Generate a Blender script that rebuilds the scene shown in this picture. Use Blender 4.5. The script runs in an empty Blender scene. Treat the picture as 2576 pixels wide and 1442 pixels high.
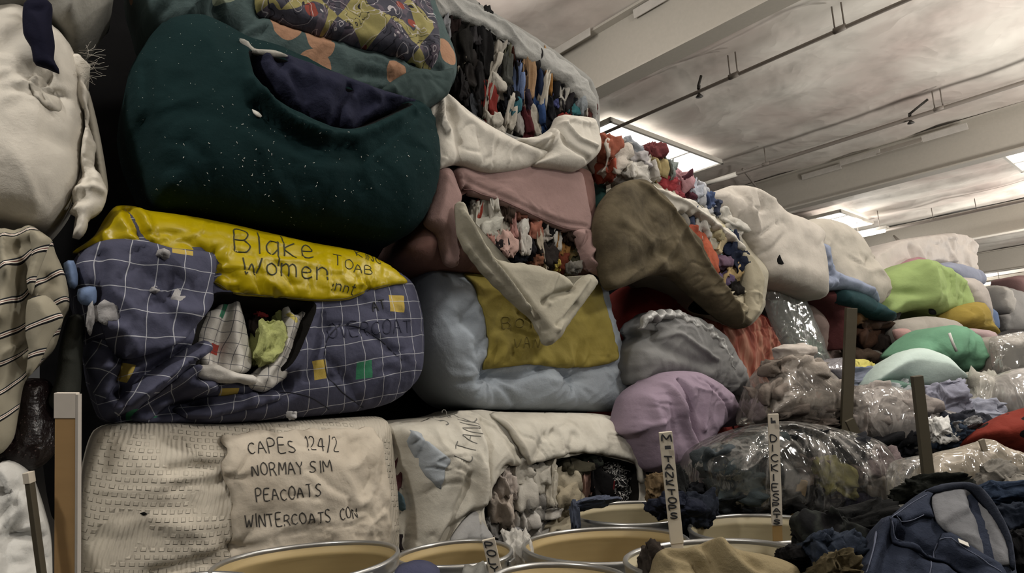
import bpy, math, random
import numpy as np
from mathutils import Vector, Matrix
from mathutils.geometry import delaunay_2d_cdt

SC = bpy.context.scene
COL = SC.collection
# ------------------------------------------------------------------ camera
FPX = 1650.0; CX, CY = 1288.0, 721.0
PITCH = math.radians(10.07); ROLL = math.radians(3.0); CAMZ = 1.45
C0 = np.array([0., 0., CAMZ])
_F = np.array([0, math.cos(PITCH), math.sin(PITCH)])
_R0 = np.array([1., 0, 0]); _U0 = np.array([0, -math.sin(PITCH), math.cos(PITCH)])
_R = math.cos(ROLL)*_R0 - math.sin(ROLL)*_U0
_U = math.sin(ROLL)*_R0 + math.cos(ROLL)*_U0
cam = bpy.data.cameras.new('camera'); cam.sensor_width = 36; cam.lens = FPX/2576*36; cam.clip_end = 200
camo = bpy.data.objects.new('camera', cam); COL.objects.link(camo)
camo.matrix_world = Matrix(((_R[0], _U[0], -_F[0], C0[0]), (_R[1], _U[1], -_F[1], C0[1]), (_R[2], _U[2], -_F[2], C0[2]), (0, 0, 0, 1)))
SC.camera = camo

def ray(px, py):
    px = np.asarray(px, float); py = np.asarray(py, float)
    return _F + ((px-CX)/FPX)[..., None]*_R + ((CY-py)/FPX)[..., None]*_U
def P(px, py, D): return C0 + D*ray(px, py)
def Q(px, py, z):
    d = ray(px, py); return C0 + d*(((z-CAMZ)/d[..., 2])[..., None])
def proj(p):
    q = np.asarray(p)-C0; z = q@_F
    return CX+FPX*(q@_R)/z, CY-FPX*(q@_U)/z, z

# ------------------------------------------------------------------ noise
def _h(i, j, k, s):
    n = (i*374761393 + j*668265263 + k*2147483647*3 + s*1274126177) & 0xffffffff
    n = ((n ^ (n >> 13))*1274126177) & 0xffffffff
    n = ((n ^ (n >> 16))*2246822519) & 0xffffffff
    return ((n ^ (n >> 15)) & 0xffff)/32767.5 - 1
def noise(p, s=0):
    p = np.asarray(p, float)
    if p.shape[1] == 2: p = np.c_[p, np.zeros(len(p))]
    i = np.floor(p).astype(np.int64); f = p-i; f = f*f*f*(f*(f*6-15)+10)
    r = 0
    for a in (0, 1):
        for b in (0, 1):
            for c in (0, 1):
                w = (f[:, 0] if a else 1-f[:, 0])*(f[:, 1] if b else 1-f[:, 1])*(f[:, 2] if c else 1-f[:, 2])
                r = r + w*_h(i[:, 0]+a, i[:, 1]+b, i[:, 2]+c, s)
    return r
def fbm(p, s=0, o=3):
    r = 0; a = 1
    for k in range(o): r = r + a*noise(np.asarray(p)*(2**k), s+k*17); a *= .5
    return r/1.6
def ridged(p, s=0): return 1-2*np.abs(noise(p, s))

# ------------------------------------------------------------------ materials
def lin(h):
    h = h.lstrip('#'); v = [int(h[i:i+2], 16)/255 for i in (0, 2, 4)]
    return tuple((x/12.92 if x <= .04045 else ((x+.055)/1.055)**2.4) for x in v)
class NT:
    def __init__(s, name):
        s.m = bpy.data.materials.new(name); s.m.use_nodes = True
        s.t = s.m.node_tree; s.n = s.t.nodes; s.b = s.n['Principled BSDF']; s.o = s.n['Material Output']
    def new(s, ty, **kw):
        n = s.n.new(ty)
        for k, v in kw.items():
            if k in n.inputs: s.set(n.inputs[k], v)
            else: setattr(n, k, v)
        return n
    def set(s, inp, v):
        if hasattr(v, 'is_output') or isinstance(v, bpy.types.NodeSocket): s.t.links.new(v, inp)
        elif isinstance(v, tuple) and len(v) == 3 and inp.type == 'RGBA': inp.default_value = (*v, 1)
        else: inp.default_value = v
    def math(s, op, a, b=0., c=0.):
        n = s.n.new('ShaderNodeMath'); n.operation = op
        for i, v in enumerate((a, b, c)): s.set(n.inputs[i], v)
        return n.outputs[0]
    def mix(s, f, a, b):
        n = s.n.new('ShaderNodeMix'); n.data_type = 'RGBA'
        s.set(n.inputs[0], f); s.set(n.inputs[6], a); s.set(n.inputs[7], b)
        return n.outputs[2]
    def uv(s, scale=1., rot=0., warp=0., wscale=3.):
        t = s.new('ShaderNodeTexCoord').outputs['UV']
        if warp:
            nz = s.new('ShaderNodeTexNoise', Scale=wscale, Detail=2.); s.set(nz.inputs['Vector'], t)
            v = s.new('ShaderNodeVectorMath', operation='MULTIPLY_ADD')
            s.set(v.inputs[0], nz.outputs['Color']); v.inputs[1].default_value = (warp,)*3; s.set(v.inputs[2], t); t = v.outputs[0]
        m = s.new('ShaderNodeMapping'); s.set(m.inputs['Vector'], t)
        m.inputs['Scale'].default_value = (scale,)*3 if not isinstance(scale, tuple) else scale
        m.inputs['Rotation'].default_value = (0, 0, math.radians(rot)); return m.outputs[0]
    def noise(s, vec, scale, detail=3., rough=.55):
        n = s.new('ShaderNodeTexNoise', Scale=scale, Detail=detail, Roughness=rough)
        if vec is not None: s.set(n.inputs['Vector'], vec)
        return n.outputs['Fac']
    def ramp(s, f, stops):
        n = s.n.new('ShaderNodeValToRGB'); s.set(n.inputs[0], f); e = n.color_ramp.elements
        while len(e) < len(stops): e.new(.5)
        for i, (p, c) in enumerate(stops):
            e[i].position = p; e[i].color = (*c, 1) if isinstance(c, tuple) else (c, c, c, 1)
        return n.outputs[0]
    def bump(s, h, strength=.3, dist=.01, prev=None):
        n = s.new('ShaderNodeBump', Strength=strength, Distance=dist); s.set(n.inputs['Height'], h)
        if prev is not None: s.set(n.inputs['Normal'], prev)
        return n.outputs[0]
    def out(s, color=None, rough=.9, normal=None, spec=.2, sheen=0., metal=0.):
        if color is not None: s.set(s.b.inputs['Base Color'], color)
        s.set(s.b.inputs['Roughness'], rough); s.b.inputs['Specular IOR Level'].default_value = spec
        s.b.inputs['Metallic'].default_value = metal
        if sheen: s.b.inputs['Sheen Weight'].default_value = sheen
        if normal is not None: s.set(s.b.inputs['Normal'], normal)
        return s.m
GAIN = 1.0
def lc(h, g=1.):
    c = lin(h); y = .2126*c[0]+.7152*c[1]+.0722*c[2]
    return tuple(min(.92, (c_*.8+y*.2)*g*GAIN) for c_ in c)
_M = {}
def cloth(hexc, g=1., rough=.9, dirt=.25, weave=.25, spec=.15, wr=.3, spots=0., dirtc=None, key=None, sheen=0.):
    """plain fabric: base colour, faint wear, wrinkle and weave bump"""
    k = ('c', hexc, g, rough, dirt, weave, spec, wr, spots, dirtc)
    if k in _M: return _M[k]
    t = NT('fabric_'+hexc.strip('#')); c = lc(hexc, g)
    ob = t.new('ShaderNodeTexCoord').outputs['Object']
    n1 = t.noise(ob, 5., 4.)
    d = lc(dirtc, g) if dirtc else tuple(x*.55 for x in c)
    colr = t.mix(t.math('MULTIPLY', t.ramp(n1, [(.42, 0.), (.72, 1.)]), dirt), c, d)
    if spots:
        v = t.new('ShaderNodeTexVoronoi', Scale=38.); t.set(v.inputs['Vector'], ob)
        colr = t.mix(t.math('LESS_THAN', v.outputs['Distance'], spots), colr, lc('#b9bdb5', .9))
    nz = t.new('ShaderNodeTexNoise', Scale=9., Detail=3., Distortion=1.); t.set(nz.inputs['Vector'], ob)
    b = t.bump(t.math('ABSOLUTE', t.math('SUBTRACT', nz.outputs['Fac'], .5)), -wr*1.2, .05)
    b = t.bump(t.noise(ob, 30., 4., .6), wr, .012, b)
    b = t.bump(t.noise(ob, 260., 2.), weave, .002, b)
    _M[k] = t.out(colr, rough, b, spec, sheen)
    return _M[k]
def flat(name, hexc, rough=.6, metal=0., g=1., spec=.4, bumpy=.0):
    k = ('f', hexc, rough, metal, g, bumpy)
    if k in _M: return _M[k]
    t = NT(name); ob = t.new('ShaderNodeTexCoord').outputs['Object']; n1 = t.noise(ob, 18., 4.)
    c = lc(hexc, g); colr = t.mix(t.math('MULTIPLY', n1, .5), c, tuple(x*.7 for x in c))
    _M[k] = t.out(colr, rough, t.bump(n1, bumpy, .01) if bumpy else None, spec, 0, metal); return _M[k]
def plastic(hexc='#d8d4cc', haze=.25, tint=.92, key=0, bump=.6, gloss=.16, scale=6.):
    """thin clear polythene: mostly see-through, hazy where wrinkled, glossy"""
    k = ('p', hexc, haze, tint, key, bump, gloss)
    if k in _M: return _M[k]
    t = NT('clear_plastic'); ob = t.new('ShaderNodeTexCoord').outputs['Object']
    mp = t.new('ShaderNodeMapping'); t.set(mp.inputs[0], ob); mp.inputs['Scale'].default_value = (1, 1, .45); mp.inputs['Rotation'].default_value = (.4*key, .7*key, .5)
    nz = t.new('ShaderNodeTexNoise', Scale=scale, Detail=3., Distortion=.8); t.set(nz.inputs['Vector'], mp.outputs[0])
    w = t.math('ABSOLUTE', t.math('SUBTRACT', nz.outputs['Fac'], .5))
    nb = t.bump(t.math('MULTIPLY', w, -3.), bump*.5, .03)
    tr = t.new('ShaderNodeBsdfTransparent', Color=(tint, tint, tint*.98))
    df = t.new('ShaderNodeBsdfDiffuse', Color=lc(hexc, .9)); t.set(df.inputs['Normal'], nb)
    gl = t.new('ShaderNodeBsdfGlossy', Color=(.95, .95, .95), Roughness=.09); t.set(gl.inputs['Normal'], nb)
    m1 = t.new('ShaderNodeMixShader')
    fac = t.math('ADD', haze, t.math('MULTIPLY', t.ramp(w, [(0., 1.), (.045, 0.)]), .22))
    t.set(m1.inputs[0], fac); t.set(m1.inputs[1], tr.outputs[0]); t.set(m1.inputs[2], df.outputs[0])
    lw = t.new('ShaderNodeLayerWeight', Blend=.35); t.set(lw.inputs['Normal'], nb)
    m2 = t.new('ShaderNodeMixShader'); t.set(m2.inputs[0], t.math('ADD', t.math('MULTIPLY', lw.outputs['Fresnel'], .32), gloss))
    t.set(m2.inputs[1], m1.outputs[0]); t.set(m2.inputs[2], gl.outputs[0])
    t.set(t.o.inputs['Surface'], m2.outputs[0]); _M[k] = t.m; return t.m

# ------------------------------------------------------------------ objects
def obj(name, verts, faces, mat, parent=None, uvs=None, smooth=True, mi=None, mats=None, origin=None, loose=False):
    me = bpy.data.meshes.new(name); verts = np.asarray(verts, float)
    org = np.zeros(3) if parent is not None else (np.asarray(origin, float) if origin is not None else np.array([*(verts[:, :2].min(0)+verts[:, :2].max(0))/2, verts[:, 2].min()]))
    po = np.array(parent.matrix_basis.translation) if parent is not None else 0
    if parent is not None and parent.parent is not None: po = po+np.array(parent.parent.matrix_basis.translation)
    me.from_pydata((verts-org-po).tolist(), [], [list(map(int, f)) for f in faces])
    for m in (mats or [mat]): me.materials.append(m)
    if uvs is not None:
        l = me.uv_layers.new(name='UVMap'); vi = np.empty(len(me.loops), np.int32); me.loops.foreach_get('vertex_index', vi)
        l.data.foreach_set('uv', np.asarray(uvs, np.float32)[vi].ravel())
    if mi is not None: me.polygons.foreach_set('material_index', np.asarray(mi, np.int32))
    me.polygons.foreach_set('use_smooth', [smooth]*len(me.polygons))
    me.update()
    o = bpy.data.objects.new(name, me); COL.objects.link(o); o.location = org if parent is None else (0, 0, 0)
    if parent is not None: o.parent = parent
    return o
def tag(o, label, cat=None, group=None, kind=None):
    if label: o['label'] = label
    if cat: o['category'] = cat
    if group: o['group'] = group
    if kind: o['kind'] = kind
    return o
def thing(name, label, cat, loc=(0, 0, 0), group=None):
    o = bpy.data.objects.new(name, None); COL.objects.link(o); o.location = loc; o.empty_display_size = .1
    return tag(o, label, cat, group)
def struct(o): o['kind'] = 'structure'; return o
def box_vf(c, ax, ay, az):
    c, ax, ay, az = map(np.asarray, (c, ax, ay, az))
    v = [c+sx*ax+sy*ay+sz*az for sx in (-1, 1) for sy in (-1, 1) for sz in (-1, 1)]
    f = [(0, 1, 3, 2), (4, 6, 7, 5), (0, 4, 5, 1), (2, 3, 7, 6), (0, 2, 6, 4), (1, 5, 7, 3)]
    return v, f
def box(name, c, ax, ay, az, mat, parent=None, bevel=0.):
    v, f = box_vf(c, ax, ay, az); o = obj(name, v, f, mat, parent, smooth=False)
    if bevel:
        m = o.modifiers.new('b', 'BEVEL'); m.width = bevel; m.segments = 2
    return o
def merge(parts):
    V = []; Fc = []
    for v, f in parts:
        b = len(V); V.extend(list(v)); Fc.extend([tuple(i+b for i in q) for q in f])
    return V, Fc
def tube_vf(pts, r, n=8, cap=True):
    pts = np.asarray(pts, float); V = []; Fc = []
    rs = r if hasattr(r, '__len__') else [r]*len(pts)
    for i, p in enumerate(pts):
        t = pts[min(i+1, len(pts)-1)]-pts[max(i-1, 0)]; t /= np.linalg.norm(t)
        a = np.cross(t, [0, 0, 1] if abs(t[2]) < .9 else [1, 0, 0]); a /= np.linalg.norm(a); b = np.cross(t, a)
        for k in range(n):
            an = 2*math.pi*k/n; V.append(p+rs[i]*(math.cos(an)*a+math.sin(an)*b))
    for i in range(len(pts)-1):
        for k in range(n):
            Fc.append((i*n+k, i*n+(k+1) % n, (i+1)*n+(k+1) % n, (i+1)*n+k))
    if cap: Fc.append(tuple(range(n))[::-1]); Fc.append(tuple((len(pts)-1)*n+k for k in range(n)))
    return V, Fc
def tube(name, pts, r, mat, parent=None, n=8):
    v, f = tube_vf(pts, r, n); return obj(name, v, f, mat, parent)

# ------------------------------------------------------------------ wall plane of the bales and cloth surfaces
YAW = math.radians(55.)
WT = np.array([math.sin(YAW), math.cos(YAW), 0]); WN = np.array([math.cos(YAW), -math.sin(YAW), 0]); WZ = np.array([0, 0, 1.])
W0 = P(210, 1000, 2.84)
class Plane:
    def __init__(s, O, U, V):
        s.O = np.asarray(O, float); s.U = np.asarray(U, float)/np.linalg.norm(U)
        s.N = np.cross(s.U, V); s.N /= np.linalg.norm(s.N); s.V = np.cross(s.N, s.U)
    def uv(s, pts):
        pts = np.asarray(pts, float); d = ray(pts[:, 0], pts[:, 1]); t = ((s.O-C0)@s.N)/(d@s.N)
        q = C0+d*t[:, None]-s.O; return np.c_[q@s.U, q@s.V]
    def w(s, uv, h): return s.O+uv[:, :1]*s.U+uv[:, 1:2]*s.V+np.asarray(h)[:, None]*s.N
def wall(off=0.):
    return Plane(W0+off*WN, WT, WZ)
def plane(px, py, D, yaw=0., tilt=0.):
    """upright plane through a point; yaw turns its face to the right, tilt leans its top away"""
    y = math.radians(yaw); t = math.radians(tilt); U = np.array([math.cos(y), math.sin(y), 0]); N = np.array([math.sin(y), -math.cos(y), 0])
    V = math.cos(t)*WZ - math.sin(t)*N
    return Plane(P(px, py, D), U, V)
def smooth_poly(pts, closed=True, step=.02):
    p = np.asarray(pts, float); n = len(p); out = []
    for i in range(n if closed else n-1):
        a, b, c, d = (p[(i-1) % n], p[i], p[(i+1) % n], p[(i+2) % n]) if closed else (p[max(i-1, 0)], p[i], p[i+1], p[min(i+2, n-1)])
        m = max(2, int(np.linalg.norm(c-b)/step))
        for k in range(m):
            t = k/m
            cr = .5*((2*b)+(-a+c)*t+(2*a-5*b+4*c-d)*t*t+(-a+3*b-3*c+d)*t**3)
            out.append(.75*cr+.25*(b+(c-b)*t))
    if not closed: out.append(p[-1])
    return np.array(out)
def resample(p, step, closed=True):
    q = np.vstack([p, p[:1]]) if closed else p
    L = np.r_[0, np.cumsum(np.linalg.norm(np.diff(q, axis=0), axis=1))]
    n = max(4 if closed else 2, int(L[-1]/step)); s = np.linspace(0, L[-1], n, endpoint=not closed)
    return np.c_[np.interp(s, L, q[:, 0]), np.interp(s, L, q[:, 1])]
def seg_dist(x, poly, closed=True):
    a = poly if closed else poly[:-1]; b = np.roll(poly, -1, 0) if closed else poly[1:]
    out = np.full(len(x), 1e9)
    for i in range(0, len(x), 4000):
        xx = x[i:i+4000, None]; ab = (b-a)[None]; t = np.clip(((xx-a)*ab).sum(2)/np.maximum((ab**2).sum(2), 1e-12), 0, 1)
        out[i:i+4000] = np.sqrt((((a+t[..., None]*ab)-xx)**2).sum(2)).min(1)
    return out
def inside(x, poly):
    r = np.zeros(len(x), bool); j = len(poly)-1
    for i in range(len(poly)):
        a, b = poly[i], poly[j]
        if a[1] != b[1]:
            r ^= ((a[1] > x[:, 1]) != (b[1] > x[:, 1])) & (x[:, 0] < (b[0]-a[0])*(x[:, 1]-a[1])/(b[1]-a[1])+a[0])
        j = i
    return r
def sstep(x): x = np.clip(x, 0, 1); return x*x*(3-2*x)

class Surf:
    """a soft body: an outline on a plane, swollen towards the viewer's side, with lumps, folds and real thickness"""
    def __init__(s, outline, pl, bulge=.1, R=.15, lumps=((3., .02),), creases=(), pinch=(), pocket=None, over=None, lift=0., seed=0,
                 folds=(), pw=2., edge=.0, wr=(.011, 6.), sag=None, step=.02, smooth=True):
        s.pl = pl; s.seed = seed; s.over = over; s.lift = lift; s.bulge = bulge; s.R = R; s.lumps = lumps; s.folds = folds; s.pw = pw; s.wr = wr
        uv = pl.uv(np.asarray(outline, float)); s.poly = resample(smooth_poly(uv, True, .01) if smooth else uv, step)
        if edge:
            c = s.poly; nr = np.roll(c, -1, 0)-np.roll(c, 1, 0); nr = np.c_[nr[:, 1], -nr[:, 0]]/np.maximum(np.linalg.norm(nr, axis=1), 1e-6)[:, None]
            s.poly = c+nr*(noise(c*22, seed+5)*edge)[:, None]
        s.plf = Plane(pl.O+pl.N*(bulge*.9+lift), pl.U, pl.V); fp = s.plf
        s.creases = [(smooth_poly(fp.uv(np.asarray(c[0], float)), False, .02), c[1]*1.35, c[2]) for c in creases]
        s.pinch = [(fp.uv(np.array([p[0]], float))[0], *p[1:]) for p in pinch]
        s.pocket = None
        if pocket: s.pocket = (resample(smooth_poly(fp.uv(np.asarray(pocket[0], float)), True, .01), .02), pocket[1], pocket[2] if len(pocket) > 2 else .03)
    def h0(s, x):
        d = seg_dist(x, s.poly); d[~inside(x, s.poly)] = 0
        q = np.clip(d/s.R, 0, 1); h = s.bulge*(1-(1-q)**s.pw)**(1/s.pw)
        fade = np.clip(d/.05, 0, 1)
        for f, a in s.lumps: h = h+a*fbm(x*f, s.seed)*(fade*.8+.2)
        if s.wr:
            a, fq = s.wr; y = x*fq; y = y+1.1*np.c_[noise(y*.6, s.seed+31), noise(y*.6, s.seed+32)]
            mk = np.clip(.45+noise(x*2.1, s.seed+33)*1.1, 0, 1)
            h = h+a*(np.clip(ridged(y, s.seed+34), 0, 1)**2*1.6-np.clip(ridged(y*1.7+3, s.seed+35), 0, 1)**3*1.3+.45*np.clip(ridged(y*2.9+7, s.seed+36), 0, 1)**2*np.clip(.2+noise(x*3.3, s.seed+37), 0, 1))*mk*fade
        for ang, freq, amp, st in s.folds:
            t = math.radians(ang); a = x@np.array([math.cos(t), math.sin(t)]); b = x@np.array([-math.sin(t), math.cos(t)])
            wv = fbm(np.c_[a*freq*.4, b*freq*.4], s.seed+9, 2)*.8
            h = h+amp*ridged(np.c_[a*freq/st+wv*.4, b*freq+wv], s.seed+3)*fade
        for c, w, a in s.creases:
            dd = seg_dist(x, c, False); h = h+a*np.exp(-(dd/w)**2)
        for c, r, amp, n in s.pinch:
            e = x-c; rr = np.hypot(e[:, 0], e[:, 1]); th = np.arctan2(e[:, 1], e[:, 0])
            wob = noise(np.c_[np.cos(th)*n*.35, np.sin(th)*n*.35, rr*6], s.seed+21)
            h = h-amp*np.exp(-(rr/(r*.45))**2)*1.3+amp*.9*wob*np.exp(-(rr/r)**1.5)*np.clip(rr/(.12*r), 0, 1)
        return h
    def h(s, x, pock=True):
        h = s.h0(x)+s.lift
        if s.over is not None:
            d = s.pl.O-s.over.pl.O; h = h+s.over.h(x+np.array([d@s.pl.U, d@s.pl.V]), False)-d@s.pl.N
        if pock and s.pocket:
            ins = inside(x, s.pocket[0]); d = seg_dist(x, s.pocket[0]); h = h-s.pocket[1]*sstep(d/s.pocket[2])*ins
        return h
    def mesh(s, name, mat, parent=None, thick=.3, res=.02, mats=None, taper=.9, uvoff=None, thin=False, uvf=None, backmat=None):
        lo, hi = s.poly.min(0), s.poly.max(0); rng = np.random.RandomState(s.seed+1)
        nx = max(2, int((hi[0]-lo[0])/res)); ny = max(2, int((hi[1]-lo[1])/res/.87))
        gx, gy = np.meshgrid(np.arange(nx+1)+0., np.arange(ny+1)+0.); gx[1::2] += .5
        g = np.c_[(lo[0]+gx.ravel()*res), lo[1]+gy.ravel()*res*.87]+rng.uniform(-.12, .12, (gx.size, 2))*res
        bp = s.poly; g = g[inside(g, bp)]; g = g[seg_dist(g, bp) > res*.6]
        pts = np.vstack([bp, g]); nb = len(bp); edges = [(i, (i+1) % nb) for i in range(nb)]
        cons = edges
        if s.pocket:
            pk = s.pocket[0]; ok = inside(pk, bp)&(seg_dist(pk, bp) > res*.4); dp = seg_dist(g, pk); n0 = nb+int((dp > res*.45).sum()); pts = np.vstack([bp, g[dp > res*.45], pk[ok]])
            ii = np.cumsum(ok)-1+n0; m = len(pk); cons = edges+[(int(ii[i]), int(ii[(i+1) % m])) for i in range(m) if ok[i] and ok[(i+1) % m]]
        v, e, f, *_ = delaunay_2d_cdt([Vector(p) for p in pts.tolist()], cons, [], 0, 1e-6)
        x = np.array([tuple(q) for q in v]); f = np.array([tuple(t) for t in f if len(t) == 3])
        cen = x[f].mean(1); f = f[inside(cen, bp)]; cen = x[f].mean(1)
        a = x[f]; cr = (a[:, 1, 0]-a[:, 0, 0])*(a[:, 2, 1]-a[:, 0, 1])-(a[:, 1, 1]-a[:, 0, 1])*(a[:, 2, 0]-a[:, 0, 0])
        f[cr < 0] = f[cr < 0][:, ::-1]
        # boundary loop, in order, from the triangles themselves
        used = np.unique(f); rm = -np.ones(len(x), int); rm[used] = np.arange(len(used)); x = x[used]; f = rm[f]
        n = len(x); h = s.h(x); Wf = s.pl.w(x, h)
        cnt = {}
        for t in f:
            for k in range(3): cnt[(t[k], t[(k+1) % 3])] = 1
        bd = [ab for ab in cnt if (ab[1], ab[0]) not in cnt]
        bi = sorted({i for ab in bd for i in ab}); F2 = f.tolist(); uv = x-(s.poly.mean(0) if uvoff is None else uvoff)
        mi = [0]*len(F2)
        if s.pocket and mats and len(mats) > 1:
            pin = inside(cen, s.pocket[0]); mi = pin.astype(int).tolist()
        if thin:
            Wb = s.pl.w(x, h-thick); V = np.vstack([Wf, Wb]); F2 += (f[:, ::-1]+n).tolist()
            F2 += [(b, a, a+n, b+n) for a, b in bd]; mi += [1 if backmat else 0]*len(f)+[0]*len(bd); uvs = np.vstack([uv, uv])
            if backmat: mats = [mat, backmat]
        else:
            V = [Wf]; uvs = [uv]; bx = x[bi]; c = s.poly.mean(0); pos = {b: k for k, b in enumerate(bi)}; nbv = len(bi); hb = h[bi]
            lv = [(.12, 1.0), (.75, 1.0), (1., taper)]; base = n
            for j, (t, sc) in enumerate(lv):
                V.append(s.pl.w(c+(bx-c)*sc, hb*(1-t)-thick*t)); uvs.append((bx-(s.poly.mean(0) if uvoff is None else uvoff))*(1+.25*t))
                for a, b in bd:
                    A = a if j == 0 else base+(j-1)*nbv+pos[a]; B = b if j == 0 else base+(j-1)*nbv+pos[b]
                    F2.append((B, A, base+j*nbv+pos[a], base+j*nbv+pos[b])); mi.append(0)
            V.append(s.pl.w(c[None], np.array([-thick]))); uvs.append(np.zeros((1, 2))); ci = n+len(lv)*nbv; l = n+(len(lv)-1)*nbv
            for a, b in bd: F2.append((l+pos[b], l+pos[a], ci)); mi.append(0)
            V = np.vstack(V); uvs = np.vstack(uvs)
        if uvf is not None: uvs = uvf(uvs)
        return obj(name, V, F2, mat, parent, uvs, True, mi, mats)
def soft(name, outline, pl, mat, label=None, cat=None, parent=None, thick=.3, res=.02, mats=None, group=None, thin=False, taper=.9, uvf=None, backmat=None, **kw):
    if thick < .1: taper = 1.
    if res < .021: res *= .78
    s = Surf(outline, pl, **kw); o = s.mesh(name, mat, parent, thick, res, mats, taper, None, thin, uvf, backmat)
    if label: tag(o, label, cat, group)
    s.o = o; return s

# ------------------------------------------------------------------ crumpled garments
_ico = {}
def ico(n):
    if n in _ico: return _ico[n]
    import bmesh
    b = bmesh.new(); bmesh.ops.create_icosphere(b, subdivisions=n, radius=1.); b.verts.ensure_lookup_table()
    r = (np.array([v.co[:] for v in b.verts]), [tuple(v.index for v in f.verts) for f in b.faces]); b.free(); _ico[n] = r; return r
def rag(name, c, ax, ay, az, mat, label=None, cat='garment', group=None, parent=None, seed=0, n=4, crump=.35, pleat=.0, boxy=.75, k=5, bend=0., mat2=None):
    """a crumpled piece of clothing as one closed body: half-axes ax (across), ay (along), az (depth)"""
    v, f = ico(n); ax, ay, az, c = map(np.asarray, (ax, ay, az, c))
    q = np.sign(v)*np.abs(v)**boxy
    d1 = np.c_[noise(v*1.3, seed), noise(v*1.3, seed+1), noise(v*1.3, seed+2)]
    w = v*np.array([1.9, .8, 1.9])+d1*.9
    r = 1+crump*(.75*np.clip(ridged(w, seed+3), -.3, 1)+.4*np.clip(ridged(w*2.1+4, seed+4), -.2, 1)+.5*noise(v*1.1, seed+5)-.35+.22*np.clip(ridged(w*np.array([4.4, 2.6, 4.4])+9, seed+6), -.2, 1))
    if pleat:
        th = np.arctan2(v[:, 2], v[:, 0]); r = r*(1+pleat*(1-v[:, 1]**4)*np.cos(k*th+2.*v[:, 1]+2.2*d1[:, 0]))
    q = (q+d1*.28)*np.clip(r, .5, 1.6)[:, None]
    if bend: q[:, 0] += bend*(np.clip(q[:, 1], -1.3, 1.3)**2-.4)
    V = c+q[:, :1]*ax+q[:, 1:2]*ay+q[:, 2:3]*az
    o = obj(name, V, f, mat, parent, uvs=np.c_[q[:, 0]*np.linalg.norm(ax), q[:, 1]*np.linalg.norm(ay)])
    if label: tag(o, label, cat, group)
    return o
def prag(name, pl, off, px, py, w, h, mat, rot=0., depth=None, **kw):
    """crumpled garment given by its place and size in the photograph, at offset off from a plane"""
    q = Plane(pl.O+pl.N*off, pl.U, pl.V); a = q.uv([(px, py), (px+w/2, py), (px, py-h/2)])
    c = q.w(a[:1], np.zeros(1))[0]; su = np.linalg.norm(a[1]-a[0]); sv = np.linalg.norm(a[2]-a[0]); t = math.radians(rot)
    ax = (math.cos(t)*pl.U+math.sin(t)*pl.V)*su; ay = (-math.sin(t)*pl.U+math.cos(t)*pl.V)*sv
    dp = depth if depth else .6*min(su, sv)+.02
    return rag(name, c, ax, ay, pl.N*dp, mat, **kw)

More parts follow.
